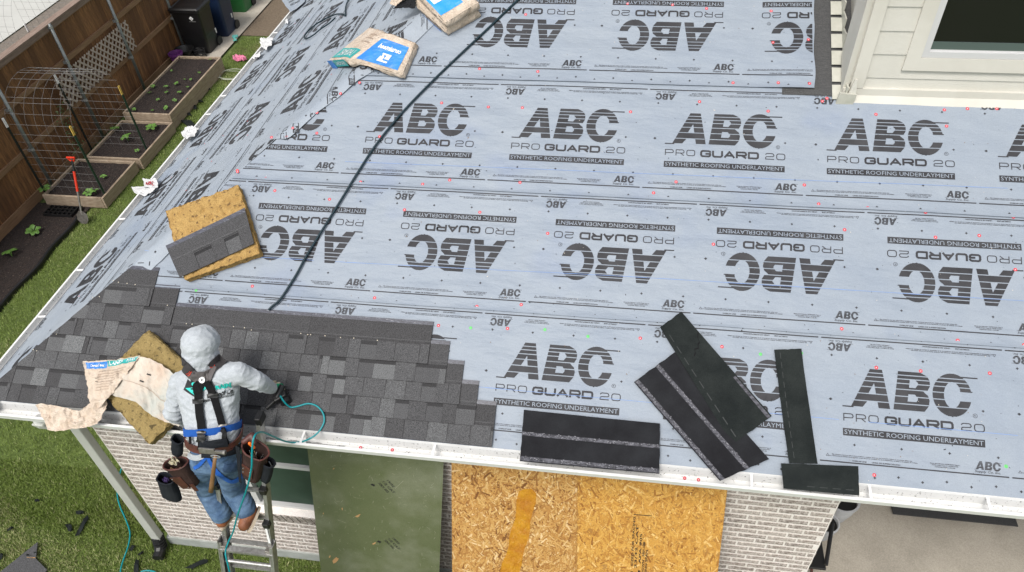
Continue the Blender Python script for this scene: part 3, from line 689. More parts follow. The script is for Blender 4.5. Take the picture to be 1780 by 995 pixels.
# ---- plastic cap nails (photo positions, on the sheets)
reds = [(768, 180), (849, 187), (908, 188), (660, 238), (1096, 195), (627, 317), (735, 321), (782, 314), (904, 318), (703, 365), (834, 369), (952, 406), (1136, 336), (1216, 160 + 177 - 160), (1335, 194), (1423, 355), (1508, 362),
        (1608, 370), (1761, 378), (1468, 400), (1240, 425), (1626, 413), (1702, 410), (1765, 469), (651, 518), (829, 533), (439, 498), (762, 566), (882, 571), (906, 530), (1113, 588), (1255, 603), (1463, 572), (1665, 592), (1663, 594), (1780, 600),
        (1524, 639), (1601, 645), (1721, 649), (1520, 826), (1175, 337 - 20), (1429, 177), (1641, 192 + 0), (1681, 190), (1732, 190), (1522, 200), (1645, 220), (834, 121), (935, 126), (1274, 145), (1352, 146), (1406, 148), (1169, 10), (1340, 21), (1343, 76), (1404, 72), (914, 27), (1091, 8),
        (1228, 16), (446, 311 + 0), (413, 297 + 0), (478, 332), (573, 347), (462, 311), (551, 196 + 36), (725, 67), (1437, 172), (1398, 322)]
greens = [(818, 570), (1322, 616), (947, 573), (1022, 585), (1393, 614), (1749, 811), (341, 505)]
capm = MB(); capm.lathe((0, 0, 0), [(.0125, 0), (.0125, .0012), (.0085, .0022)], 14, caps=False); i0 = len(capm.v)
capm.lathe((0, 0, 0), [(.0085, .0022), (.006, .0012), (.0045, .0012)], 14, mat=0, caps=False); capm.lathe((0, 0, 0), [(.0045, .0012), (.003, .0022), (.0003, .0024)], 12, mat=1)
meR = capm.mesh('cap_nail'); meR.materials.append(m_red); meR.materials.append(m_capc)
meG = meR.copy(); meG.materials.clear(); meG.materials.append(m_green); meG.materials.append(m_capc)
RM = Matrix((Vector((1, 0, 0)), Vector((0, CA, SA)), NF)).transposed()
RML = Matrix((Vector((0, -1, 0)), Vector((CA, 0, SA)), NL)).transposed()
for lst, me in ((reds, meR), (greens, meG)):
    for px, py in lst:
        u, s = rpx(px, py, .012); k = max(i for i in range(4) if s > SH[i][0] or i == 0)
        if k == 3 and u > 1.45: k = 2
        par = fsheets[k]; o = link('cap_nail', me, None, par); o.location = RF(u, s, shw(k, u, s) + .001) - wloc(par); o.rotation_euler = RM.to_euler()
for px, py in ((500, 196), (361, 223), (325, 237), (238, 239)):
    pass
for px, py in ((551, 196), (509, 223), (498, 238), (472, 239), (413, 299), (592, 163), (625, 144), (341, 470)):      # on the folded-over flap
    u, s = rpx(px, py, .03); p = RF(u, s) - HIP0; k = 0
    par = lsheets[2]; o = link('cap_nail', meR, None, par); o.location = RF(u, s, .030) - wloc(par); o.rotation_euler = RM.to_euler()
for k in range(46):
    s = random.uniform(.3, 3.4); v = random.uniform(EY + s * CA + .4, 12)
    par = lsheets[min(3, int((s + .1) / .96))]; o = link('cap_nail', meR, None, par); o.location = LF(v, s, .018) - wloc(par); o.rotation_euler = RML.to_euler(); o.scale = (.6, .6, .6)

# ================================================================== SHINGLES laid on the roof
SL, SW = .984, .337
def shingle(seed, L=SL, tabs=True, rough_left=False):
    r = random.Random(seed); b = MB()
    # base laminate (mat 0) with a sealant strip along the top edge (mat 1)
    def jit(): return r.uniform(-.0015, .0015)
    b.hexa([(0, 0, 0), (L, 0, 0), (L, SW - .030, 0), (0, SW - .030, 0)], [(0, 0, .003), (L, 0, .003), (L, SW - .030, .003), (0, SW - .030, .003)], 0, r.uniform(.22, .42))
    b.hexa([(0, SW - .030, 0), (L, SW - .030, 0), (L, SW, 0), (0, SW, 0)], [(0, SW - .030, .0029), (L, SW - .030, .0029), (L, SW, .0029), (0, SW, .0029)], 1, 0)
    # thin raised nail line
    b.box((L / 2, .176, .0033), (L, .0025, .001), tone=.85); b.box((L / 2, .160, .0032), (L, .0018, .001), tone=.1)
    x = -r.uniform(0, .08); raised = r.random() < .5
    while x < L:
        w = r.uniform(.095, .20); a, c = max(x, 0), min(x + w, L)
        if c - a > .012:
            t = min(1, max(.2, r.choice([.32, .42, .5, .5, .56, .62, .74, .9]) + r.uniform(-.07, .07)))
            top = .150 if raised else .145
            if raised or not tabs or r.random() < .35:
                b.hexa([(a + .0006, .0006, .003), (c - .0006, .0006, .003), (c - .0006 - .003, top, .003), (a + .0006 + .003, top, .003)], [(a + .0006, .0006, .0066), (c - .0006, .0006, .0066), (c - .004, top, .0062), (a + .004, top, .0062)], 0, t)
            else:
                b.poly([(a, -.0004, .0034), (c, -.0004, .0034), (c, top, .0034), (a, top, .0034)], 0, t)
                b.poly([(a, top - .03, .0036), (c, top - .03, .0036), (c, top, .0036), (a, top, .0036)], 0, .16)  # dark band at the recess top: cutout shadow painted in
        x += w; raised = not raised if r.random() < .82 else raised
    b.poly([(0, -.0009, -.003), (L, -.0009, -.003), (L, -.0009, .0064), (0, -.0009, .0064)], 0, 0)  # black asphalt butt edge, drawn deeper to paint the shadow line under the course
    b.poly([(-.0006, 0, -.002), (-.0006, 0, .005), (-.0006, SW, .0028), (-.0006, SW, -.001)], 0, 0); b.poly([(L + .0006, 0, -.002), (L + .0006, SW, -.001), (L + .0006, SW, .0028), (L + .0006, 0, .005)], 0, 0)
    return b
SM = [shingle(k).mesh('shingle') for k in range(14)]
for me in SM: me.materials.append(m_shingle); me.materials.append(m_seal)
roofpart = obj('shingled_corner', (lambda b: (b.grid(lambda a, c: (lambda s: RF(hipu(s) + .02 + (-1.0 - hipu(s)) * a * .9, s, .0135))(.02 + .13 * c), 1, 1), b)[1])(MB()), m_shingle, house)
tilt = math.atan2(.014, SW)
def lay(u0, s0, L=SL, seed=0, me=None, ang=0.0, nb=.031):
    """lay a shingle: lower left corner at u0,s0; bottom edge proud, top edge low"""
    me = me or SM[seed % 14]
    o = link('shingle', me, None, roofpart)
    X = Vector((math.cos(ang), math.sin(ang) * CA, math.sin(ang) * SA)); Y0 = Vector((-math.sin(ang), math.cos(ang) * CA, math.cos(ang) * SA))
    Y = (Y0 * math.cos(tilt) - NF * math.sin(tilt)).normalized(); Z = X.cross(Y)
    Rm = Matrix((X, Y, Z)).transposed(); o.rotation_euler = Rm.to_euler(); o.location = RF(u0, s0, nb) - wloc(roofpart); return o, Rm
ends = [(855, 775), (824, 738), (798, 702), (773, 665), (744, 628), (297, 562), (261, 528)]
bots = [-.010, .133, .276, .419, .562, .705, .848]
offs = [0, .31, .12, .25, .05, 0, 0]
sd = 0
for i, ((px, py), s0) in enumerate(zip(ends, bots)):
    ur = rpx(px, py, .03)[0]; u = ur - SL
    if i in (5, 6): pass
    while True:
        le = hipu(s0 + .0)
        sd += 1
        if u < hipu(s0 + SW) + .02:
            me = SM[sd % 14].copy(); o, Rm = lay(u, s0, seed=sd, me=me)
            # trim along the hip
            inv = Rm.transposed(); co = inv @ (HIP0 + NF * .03 - HN_F * .012 - (o.location + wloc(roofpart))); no = inv @ HN_F
            if not clipmesh(me, co, no): bpy.data.objects.remove(o)
            if u < le: break
        else: lay(u, s0, seed=sd)
        u -= SL + .0015
        if u < -6.5: break
# staggered seam: short piece near the right end of the top course as in the photo is left to the random tabs
# nails on the shingle heads
nm = MB(); nm.sphere((0, 0, .001), .0045, 8, sc=(1, 1, .5)); me = nm.mesh('roofing_nail'); m_nail = M('nail_head', (.62, .56, .45), .4, metal=.3); me.materials.append(m_nail)
for px, py in ((324, 563), (334, 564), (406, 568), (425, 570), (437, 574), (523, 580), (535, 582), (540, 582), (565, 584), (592, 587), (615, 588), (656, 592), (291, 531), (206, 491), (235, 495), (221, 493), (197, 488), (173, 516), (182, 522), (161, 517), (104, 575), (108, 580), (98, 581), (80, 601), (70, 607), (64, 610), (58, 608)):
    o = link('roofing_nail', me, None, roofpart); o.location = RP(px, py, .030) - wloc(roofpart); o.rotation_euler = RM.to_euler()
# hip edge starter strip visible at the eave corner is covered by the shingles

# ================================================================== GUTTERS
def gutter(axis):
    prof = [(0, .085), (0, -.035), (-.012, -.040), (-.080, -.040), (-.092, -.028), (-.096, .000), (-.118, .030), (-.125, .058), (-.123, .064), (-.106, .064), (-.106, .055), (-.115, .055)]
    inner = [(-.003, .085), (-.003, -.030), (-.080, -.034), (-.090, -.020), (-.095, .004), (-.114, .032), (-.120, .055)]
    b = MB()
    rng_ = (EX - .12, 6.0) if axis == 'x' else (EY - .12, VE)
    for pr, m_ in ((prof, 0), (inner, 1)):
        segs = 30
        for (d0, z0), (d1, z1) in zip(pr, pr[1:]):
            P = []
            for t in (0, 1):
                for d, z in ((d0, z0), (d1, z1)):
                    if axis == 'x':
                        c = rng_[0] if t == 0 else rng_[1]
                        if t == 0: c = EX + d
                        P.append(Vector((c, EY - .006 + d, 3.03 + z)))
                    else:
                        c = rng_[1] if t else EY + d
                        P.append(Vector((EX - .006 + d, c, 3.03 + z)))
            b.poly([P[0], P[2], P[3], P[1]], mat=m_)
    return b
gb = gutter('x'); gf = obj('gutter', gb, [m_gut, m_gutin], house, label='front gutter of white metal, gritty inside')
gb2 = gutter('y'); gl = obj('gutter', gb2, [m_gut, m_gutin], house, label='long gutter above the lawn strip')
mb = MB(); mb.grid(lambda a, c: Vector((-4.55 + 2.6 * a, EY - .010 - .068 * c, 2.9985 + .004 * fbm(a * 40, c * 3))), 60, 3); obj('gutter_grit', mb, m_gutgrit, gf, kind='stuff')
for px, py in ((528, 757), (754, 785), (300, 735), (1306, 828), (1511, 848), (1716, 868)):
    u = onplane(px, py, (0, 3.1, 3.09), (0, 0, 1)).x
    b = MB(); b.bar((u, EY - .01, 3.10), (u - .004, EY - .122, 3.083), .018, .003); b.bar((u - .007, EY - .01, 3.103), (u - .011, EY - .122, 3.087), .003, .006); b.bar((u + .007, EY - .01, 3.103), (u + .003, EY - .122, 3.087), .003, .006)
    b.box((u, EY - .012, 3.10), (.03, .006, .02)); obj('gutter_hanger', b, m_gut, gf)
for px, py in ((140, 471), (212, 382), (75, 552), (390, 168), (365, 200), (473, 58)):
    v = onplane(px, py, (0, 0, 3.085), (0, 0, 1)).y
    b = MB(); b.bar((EX - .01, v, 3.10), (EX - .122, v, 3.086), .018, .003); b.bar((EX - .01, v + .007, 3.103), (EX - .122, v + .007, 3.088), .003, .006); obj('gutter_hanger', b, m_gut, gl)
for px, py in ((627, 779), (682, 783), (1190, 832), (1214, 835)):
    q = onplane(px, py, (0, 0, 3.0), (0, 0, 1)); o = link('cap_nail', meR, None, gf); o.location = Vector((q.x, min(max(q.y, EY - .085), EY - .03), 3.004)) - wloc(gf); o.rotation_euler = (.5, .3, 0)
# outlet in the gutter floor and downspout
p = onplane(62, 724, (0, 0, 2.995), (0, 0, 1))
mb = MB(); mb.lathe((p.x, EY - .05, 2.90), [(.034, 0), (.034, .098), (.029, .098), (.029, .0)], 20, caps=False); obj('outlet_tube', mb, m_gut, gf)
mb = MB(); mb.lathe((p.x, EY - .05, 2.996), [(.0005, 0), (.030, 0.0008)], 20, caps=False); obj('outlet_opening', mb, m_blackp, gf)
dsx, dsy = -4.81, 3.545
mb = MB()
pr = [(-.052, -.04), (.052, -.04), (.052, .04), (-.052, .04)]
pth = [((p.x, EY - .05, 2.93), 0), ((p.x + .02, EY - .03, 2.86), 0), ((dsx, dsy, 2.55), 0), ((dsx, dsy, .20), 0)]
rings = []
for (c, _) in pth:
    rings.append([Vector(c) + Vector((a, b2, 0)) for a, b2 in pr])
mb.loft(rings)
ds = bevel(obj('downspout', mb, m_found if False else M('downspout_paint', (.47, .48, .44), .5, var=(.42, .43, .40), vscale=6), house), .010)
b = MB(); b.tube([(dsx, dsy, .22), (dsx, dsy - .01, .10), (dsx + .02, dsy - .10, .05), (dsx + .03, dsy - .17, .045)], [.062, .064, .06, .062], 10)
for t in range(5): b.tube([(dsx + .004 * t, dsy - .012 * t, .20 - .03 * t), (dsx + .004 * t, dsy - .012 * t, .19 - .03 * t)], .070, 10)
obj('elbow', b, m_blackp, ds)

# ================================================================== UPPER WALL WITH WINDOW
UX, UY = 1.735, 5.70
uw = MB(); uw.box((UX + 2.6, UY + 1.6, 5.9), (5.1, 3.1, 3.0)); upper = obj('upper_wall', uw, m_siding, house)
def zroof(y): return EZ + (y - EY) * TAN
# siding boards (lap): bottoms and tops
zs = [4.715, 4.80, 4.995, 5.18, 5.365, 5.55, 5.735, 5.92, 6.1]
for a, c in zip(zs, zs[1:]):
    segs = [(UX + .10, UX + 5.1)]
    if c > 4.89: segs = [(UX + .10, 2.075), (3.75, UX + 5.1)]
    if a < 4.885 < c: segs = [(UX + .10, 2.075), (3.75, UX + 5.1), (2.075, 3.75, 4.868)]
    for sgm in segs:
        x0, x1 = sgm[0], sgm[1]; top = sgm[2] if len(sgm) > 2 else c + .006
        b = MB(); y0 = UY + .048
        b.hexa([(x0, y0 - .020, a), (x1, y0 - .020, a), (x1, y0 + .01, a), (x0, y0 + .01, a)], [(x0, y0 - .008 * 0 - .0105, top), (x1, y0 - .0105, top), (x1, y0 + .01, top), (x0, y0 + .01, top)])
        obj('siding_board', b, m_siding, upper)
b = MB(); b.box((UX + 2.55, UY + .020, 4.655), (5.2, .030, .120)); b.hexa([(UX - .05, UY - .03, 4.600), (UX + 5.1, UY - .03, 4.600), (UX + 5.1, UY + .004, 4.622), (UX - .05, UY + .004, 4.622)], [(UX - .05, UY - .03, 4.603), (UX + 5.1, UY - .03, 4.603), (UX + 5.1, UY + .004, 4.66), (UX - .05, UY + .004, 4.66)]); obj('skirt_board', b, m_trim, upper)
b = MB(); b.box((UX + .046, UY + .018, 5.40), (.092, .03, 1.36)); b.box((UX + .012, UY + .13, 5.40), (.03, .19, 1.30)); obj('corner_board', b, m_trim, upper)
b = MB(); b.hexa([(UX - .055, UY + .02, 4.66), (UX - .005, UY + .035, 4.62), (UX - .005, UY + .30, 4.85), (UX - .05, UY + .30, 4.86)], [(UX - .045, UY + .03, 6.2), (UX - .002, UY + .04, 6.2), (UX - .002, UY + .3, 6.2), (UX - .045, UY + .3, 6.2)]); obj('bent_trim', b, m_siding, upper)
b = MB(); b.hexa([(UX - .02, UY - .03, 4.64), (UX + .05, UY - .03, 4.66), (UX + .05, UY + .0, 4.66), (UX - .02, UY + .0, 4.64)], [(UX + .015, UY - .016, 4.80), (UX + .03, UY - .016, 4.80), (UX + .03, UY + .0, 4.80), (UX + .015, UY + .0, 4.80)]); obj('torn_flap', b, m_siding, upper)
# step flashing going up the slope along the side wall
for i in range(9):
    y = UY - .02 + i * .135; b = MB(); z = zroof(y) + .02
    R_ = Matrix.Rotation(math.radians(random.uniform(-4, 4)), 3, 'X')
    b.box((UX - .028 + random.uniform(-.004, .004), y + .06, z + .075), (.012, .125, .12), R_); b.box((UX - .075, y + .06, z + .052), (.085, .128, .006), Matrix.Rotation(math.atan(TAN), 3, 'X') @ Matrix.Rotation(random.uniform(-.05, .05), 3, 'Y'))
    obj('step_flashing', b, m_flash, upper)
b = MB(); b.box((UX - .02, UY - .03, 4.64), (.13, .02, .10), Matrix.Rotation(.1, 3, 'Y')); obj('corner_flashing', b, m_flash, upper)
# felt strip beside the wall and under the loose sheet corner
b = MB(); b.grid(lambda a, c: RF(1.40 + .392 * a, 2.985 + 1.9 * c, shn(2) + .0045 + .009 * min(1, max(0, (.07 - c) / .03)) + .003 * noise.noise(Vector((a * 3, c * 30, 0)))), 6, 60); obj('felt_strip', b, m_felt, house)
b = MB(); b.grid(lambda a, c: RF(1.235 + .49 * a, 2.975 + .075 * c, shn(2) + .0102 + .003 * a), 6, 3); obj('felt_strip', b, m_felt, house)
# window
wx0, wx1, wz0, wz1 = 2.075, 3.75, 4.875, 6.3
b = MB(); yy = UY + .012
t = .105
b.prism([(wx0, yy, wz0), (wx1, yy, wz0), (wx1 - t, yy, wz0 + t), (wx0 + t, yy, wz0 + t)], (0, .036, 0)); b.prism([(wx0, yy, wz0), (wx0 + t, yy, wz0 + t), (wx0 + t, yy, wz1), (wx0, yy, wz1)], (0, .036, 0)); b.prism([(wx1, yy, wz0), (wx1, yy, wz1), (wx1 - t, yy, wz1), (wx1 - t, yy, wz0 + t)], (0, .036, 0))
uwn = obj('window', b, m_trim, house)
b = MB(); f0 = .045; x0, x1, z0 = wx0 + t + .002, wx1 - t - .002, wz0 + t + .002
b.box(((x0 + x1) / 2, yy + .03, z0 + f0 / 2), (x1 - x0, .05, f0)); b.box((x0 + f0 / 2, yy + .03, z0 + .7 + f0), (f0, .05, 1.4)); b.box((x1 - f0 / 2, yy + .03, z0 + .7 + f0), (f0, .05, 1.4))
b.box(((x0 + x1) / 2, yy + .036, z0 + f0 + .006), (x1 - x0 - 2 * f0, .02, .012)); obj('frame', b, m_winfr, uwn)
b = MB(); b.box(((x0 + x1) / 2, yy + .029, z0 + f0 + .012 + .03), (x1 - x0 - 2 * f0, .006, .06)); obj('sash_rail', b, M('sash_green', (.08, .11, .10), .35), uwn)
b = MB(); b.box(((x0 + x1) / 2, yy + .0345, z0 + .75), (x1 - x0 - 2 * f0, .004, 1.38)); obj('pane', b, m_glassd, uwn)

# ================================================================== SHEETS LEANING ON THE WALL
def leaning(name, label, xt, xb, lean, ytop=3.56, w=1.22, L=2.44, th=.012, mat=None):
    l = math.radians(lean); zt = L * math.cos(l)
    tb = Vector((xt, ytop, zt)); bb = Vector((xb, ytop - L * math.sin(l), .012))
    up = (tb - bb).normalized(); X = Vector((1, 0, 0)); X = (X - up * X.dot(up)).normalized(); N = X.cross(up)   # towards the camera side (-Y)
    if N.y > 0: N = -N
    t = thing(name, label, 'board', bb)
    F = lambda a, b, n=0.0: bb + X * a + up * b + N * n
    m = MB(); m.hexa([F(-w / 2, 0, -th), F(w / 2, 0, -th), F(w / 2, 0, 0), F(-w / 2, 0, 0)], [F(-w / 2, L, -th), F(w / 2, L, -th), F(w / 2, L, 0), F(-w / 2, L, 0)])
    o = obj('panel', m, mat, t)
    return t, F
def strands(t, F, mat, n, seed, w=1.22, zmin=.02, L=2.44):
    r = np.random.default_rng(seed); m = MB()
    for i in range(n):
        a = r.uniform(-w / 2 + .01, w / 2 - .01); b = r.uniform(zmin, L - .01); th = r.normal(0, .55) + math.pi / 2 if r.random() < .6 else r.uniform(0, math.pi)
        l = r.uniform(.03, .115); h = r.uniform(.006, .022); c, s = math.cos(th) * l / 2, math.sin(th) * l / 2; e, f = -math.sin(th) * h / 2, math.cos(th) * h / 2
        n0 = r.uniform(.0004, .0022); n1 = n0 + r.uniform(-.0003, .0006)
        k = r.uniform(.4, 1.0)
        P = [(a - c - e, b - s - f), (a + c - e * k, b + s - f * k), (a + c * 1.05 + e * k, b + s * 1.05 + f * k), (a - c * .9 + e, b - s * .9 + f)]
        P = [(min(max(x, -w / 2 + .001), w / 2 - .001), min(max(y, 0), L - .001)) for x, y in P]
        q = [F(P[0][0], P[0][1], n0), F(P[1][0], P[1][1], n1), F(P[2][0], P[2][1], n1), F(P[3][0], P[3][1], n0)]
        m.poly(q, tone=float(np.clip(r.normal(.5, .24), 0, 1)))
    o = obj('wood_strands', m, mat, t, kind='stuff'); return o
def frame_text(name, txt, F, a, b, h, w, rot, mat, par, n=.003, bold=.02):
    q = textquads(txt, w, h, bold=bold); m = MB(); c, s = math.cos(rot), math.sin(rot)
    for f in q: m.poly([F(a + x * c - y * s, b + x * s + y * c, n) for x, y in f])
    return obj(name, m, mat, par)
green, FG = leaning('green_board', 'tall green painted board with tan scuffs, leaning under the gutter beside the window', -1.945, -2.19, 9, mat=m_gpanel)
for (px, py, s) in ((622, 897, .05), (650, 945, .035), (583, 974, .09), (562, 893, .02), (580, 815, .02), (595, 885, .03), (573, 968, .03)):
    p = onplane(px, py, FG(0, 0), (FG(1, 0) - FG(0, 0)).cross(FG(0, 1) - FG(0, 0))); a = (p - FG(0, 0)).dot(FG(1, 0) - FG(0, 0)); b = (p - FG(0, 0)).dot(FG(0, 1) - FG(0, 0))
    m = MB(); r = random.Random(px); n = 9; th = math.radians(60 + r.uniform(-25, 25))
    pts = []
    for k in range(n):
        an = 2 * math.pi * k / n; rr = s * r.uniform(.45, 1.0); x, y = rr * math.cos(an), rr * .28 * math.sin(an); pts.append(F_ := FG(a + x * math.cos(th) - y * math.sin(th), b + x * math.sin(th) + y * math.cos(th), .0012))
    m.poly(pts); obj('scuff', m, m_tan, green)
m = MB(); r = random.Random(4)
for _ in range(160):
    a, b = r.uniform(-.58, .58), r.uniform(.8, 2.4); th = r.gauss(1.2, .7); l = r.uniform(.008, .05) * (3 if r.random() < .08 else 1); w = r.uniform(.0005, .0012); c, s = math.cos(th) * l, math.sin(th) * l; e, f = -math.sin(th) * w, math.cos(th) * w
    m.poly([FG(a - e, b - f, .001), FG(a + c - e, b + s - f, .001), FG(a + c + e, b + s + f, .001), FG(a + e, b + f, .001)])
obj('scratches', m, M('scratch', (.30, .30, .22), .6), green, kind='stuff')
for a, b in ((.02, 1.93), (.06, 1.12)):
    th = math.radians(-52)
    for i, (tx, w_) in enumerate((('XRX 302', .10), ('1/2 CAT', .12), ('19/32', .07))):
        frame_text('stamp', tx, FG, a + .04 * i, b + .027 * i, .026, w_ * 1.4, th, m_blk, green, .0015)
    m = MB(); m.poly([FG(a - .07, b - .04, .0014), FG(a - .035, b - .055, .0014), FG(a - .025, b - .03, .0014), FG(a - .055, b - .02, .0014)]); obj('stamp', m, m_blk, green)
osb1, FO = leaning('wood_strand_board', 'brownish strand board with an orange stripe, standing between the green and the yellower board', -.665, -.76, 15, ytop=3.57, mat=m_osb)
strands(osb1, FO, m_strand2, 9300, 1)
m = MB(); P = []
for k in range(13):
    t = k / 12; b = 2.08 - t * 1.35; a = .06 - .20 * t + .03 * math.sin(t * 3); P.append((a, b, .074 + .010 * math.sin(k * 1.7) + .012 * t))
for (a, b, w), (a2, b2, w2) in zip(P, P[1:]): m.poly([FO(a - w, b, .0030), FO(a2 - w2, b2, .0030), FO(a2 + w2, b2, .0030), FO(a + w, b, .0030)])
m.poly([FO(P[0][0] - P[0][2], P[0][1], .003), FO(P[0][0] + P[0][2], P[0][1], .003), FO(P[0][0] + .03, P[0][1] + .045, .003), FO(P[0][0] - .02, P[0][1] + .035, .003)])
streak = obj('orange_stripe', m, m_streak, osb1)
osb2, FQ = leaning('wood_strand_board', 'golden yellow strand board printed with black mill stamps, nearest the brick pillar', .41, .49, 18, ytop=3.55, mat=m_osb)
strands(osb2, FQ, m_strand, 9300, 2)
for i, (a, t0) in enumerate(((-.115, 'EXPOSURE 1   SIZED FOR SPACING'), (-.085, '48/24   23/32 CAT'), (-.05, 'PS 2-18   APA 905'), (-.02, 'THIS SIDE DOWN   PRP-108'), (.005, 'SHEATHING SPAN'))):
    frame_text('mill_stamp', t0, FQ, a, 1.05 + .03 * i, .020, .95 - .12 * i, math.pi / 2, m_blk, osb2, .0034)
m = MB(); m.poly([FQ(-.13, 2.02, .0034), FQ(.02, 2.02, .0034), FQ(.02, 2.028, .0034), FQ(-.13, 2.028, .0034)]); m.poly([FQ(-.066, 1.2, .0034), FQ(-.061, 1.2, .0034), FQ(-.061, 1.4, .0034), FQ(-.066, 1.4, .0034)]); obj('mill_stamp', m, m_blk, osb2)

# ================================================================== FENCE
FX = -10.25
fence = thing('wooden_fence', 'tall brown stained board fence along the left edge of the yard', 'fence', (FX, 12, 0))
bm_ = [MB() for _ in range(6)]; bme = []
for k, b in enumerate(bm_):
    b.box((0, 0, 1.16), (.018, .1395, 2.32), tone=k / 5); me = b.mesh('fence_board'); me.materials.append(m_fence); bme.append(me)
y = 4.0
while y < 24:
    o = link('fence_board', bme[random.randrange(6)], None, fence); o.location = Vector((FX - .009 + random.uniform(-.002, .002), y, 0)) - wloc(fence); o.rotation_euler = (0, 0, random.uniform(-.01, .01)); y += .1425
posts = [6.38, 8.12, 9.86, 11.56, 13.3, 15.17, 16.95, 18.7, 20.5]
for z, h in ((1.64, .09), (.865, .09), (2.265, .10), (.10, .19)):
    for a, c in zip(posts[::2] + [], posts[2::2] + [24]):
        b = MB(); b.bar((FX + .021, a + .002, z), (FX + .021, c - .002, z), .038 if z > .2 else .03, h); obj('rail', b, m_rail, fence)
for a, c in ((4, 8.1), (8.102, 12.7), (12.702, 17.3), (17.302, 24)):
    b = MB(); b.box((FX + .01, (a + c) / 2, 2.345), (.15, c - a, .03)); obj('cap_board', b, m_cap, fence)
    b = MB(); b.box((FX + .058, (a + c) / 2, 2.285), (.02, c - a, .085)); obj('trim_board', b, m_cap, fence)
for y in posts:
    b = MB(); b.tube([(-10.155, y, 0), (-10.155, y, 2.34)], .030, 12); b.sphere((-10.155, y, 2.345), .031, 10, sc=(1, 1, .5)); p = obj('post', b, m_galv, fence, smooth=True)
    for z in (2.30, 1.64, .865):
        b = MB(); b.tube([(-10.155, y, z - .025), (-10.155, y, z + .025)], .036, 12); b.box((-10.20, y, z), (.06, .09, .045)); obj('pipe_clamp', b, m_clamp, p)
lat = thing('lattice_panel', 'weathered diagonal lattice panel standing on the lower fence rail', 'lattice', (-10.17, 12.3, .92))
y0, y1, z0, z1 = 11.06, 13.60, .94, 1.52
def clipseg(a, b):
    (ya, za), (yb, zb) = a, b; t0, t1 = 0, 1; dy, dz = yb - ya, zb - za
    for p, q in ((-dy, ya - y0), (dy, y1 - ya), (-dz, za - z0), (dz, z1 - za)):
        if p == 0: continue
        r_ = q / p
        if p < 0: t0 = max(t0, r_)
        else: t1 = min(t1, r_)
    return None if t1 - t0 < .02 else ((ya + dy * t0, za + dz * t0), (ya + dy * t1, za + dz * t1))
k = y0 - .6
while k < y1 + .6:
    for s_, x in ((1, -10.178), (-1, -10.168)):
        c = clipseg((k, z0), (k + s_ * .62, z0 + .62))
        if c:
            b = MB(); b.bar((x, c[0][0], c[0][1]), (x, c[1][0], c[1][1]), .036, .008, up=(1, 0, 0)); obj('slat', b, m_lattice, lat)
    k += .150

# ================================================================== NEIGHBOUR SIDE
sheet_obj('neighbour_pale_flat', -60, -15.15, -10, 80, .03, m_neigh)  # unidentified pale surface beyond the fence, laid flat so that it gets full light
sheet_obj('neighbour_path', -15.15, -10.4, 0, 40, .004, M('neighbour_gravel', (.20, .17, .14), .95, var=(.14, .12, .10), vscale=12))

# ================================================================== RAISED BEDS
def bed(label, x0, x1, y0, y1, h, courses=1):
    t = thing('raised_bed', label, 'planter', ((x0 + x1) / 2, (y0 + y1) / 2, 0), 'raised vegetable beds along the fence')
    hh = h / courses
    for c in range(courses):
        z = hh * (c + .5); g = .004
        for cx, cy, dx, dy in (((x0 + .02), (y0 + y1) / 2, .04, y1 - y0), ((x1 - .02), (y0 + y1) / 2, .04, y1 - y0), ((x0 + x1) / 2, y0 + .02, x1 - x0 - .084, .04), ((x0 + x1) / 2, y1 - .02, x1 - x0 - .084, .04)):
            b = MB(); b.box((cx + random.uniform(-.003, .003), cy + random.uniform(-.003, .003), z), (dx, dy, hh - g)); bevel(obj('board', b, m_bed, t), .004, 1)
    b = MB(); b.grid(lambda a, c: Vector((x0 + .042 + (x1 - x0 - .084) * a, y0 + .042 + (y1 - y0 - .084) * c, h - .045 + .022 * fbm(a * 8, c * 12, h))), 40, 60); obj('soil', b, m_soil, t)
    return t
bed('longest raised bed of two board courses, full of seedlings, nearest the bins', -9.87, -8.86, 12.0, 14.43, .34, 2)
bed('middle raised bed with two leafy plants, behind the far stakes of the wire arch', -9.9, -8.80, 10.62, 11.93, .22)
bed('nearest raised bed under the wire arch, beside the seed tray', -10.02, -8.86, 9.42, 10.56, .22)
def leafmesh():
    b = MB()
    for k in range(6):
        an = 2 * math.pi * k / 6 + .3 * math.sin(k * 5); l = .8 + .25 * math.sin(k * 3.1); d = Vector((math.cos(an), math.sin(an), .35)).normalized(); s = Vector((-math.sin(an), math.cos(an), 0))
        p0 = Vector((0, 0, .25)); 
        mid = p0 + d * l * .55; tip = p0 + d * l + Vector((0, 0, -.15 * l)); w = l * .34
        b.poly([p0 + d * .12, mid - s * w + Vector((0, 0, .06)), mid + d * .2, mid + s * w + Vector((0, 0, .06))]); b.poly([mid + d * .2, mid - s * w + Vector((0, 0, .06)), tip - s * w * .4, tip, tip + s * w * .4, mid + s * w + Vector((0, 0, .06))])
        b.tube([Vector((0, 0, 0)), p0 + d * .1], .03, 5)
    me = b.mesh('plant'); me.materials.append(m_leaf); return me
LM = leafmesh()
def plant(px, py, z, r, label, name='seedling', cat='plant', group='young plants in the garden beds'):
    p = GZ(px, py, z); o = link(name, LM, None); o.location = p; o.scale = (r * random.uniform(.8, 1.25), r * random.uniform(.7, 1.1), r * random.uniform(.8, 1.4)); o.rotation_euler = (random.uniform(-.3, .3), random.uniform(-.3, .3), random.uniform(0, 6)); o['label'] = label; o['category'] = cat; o['group'] = group
z1 = lambda x, y: (x / 3.553, y / 3.553)
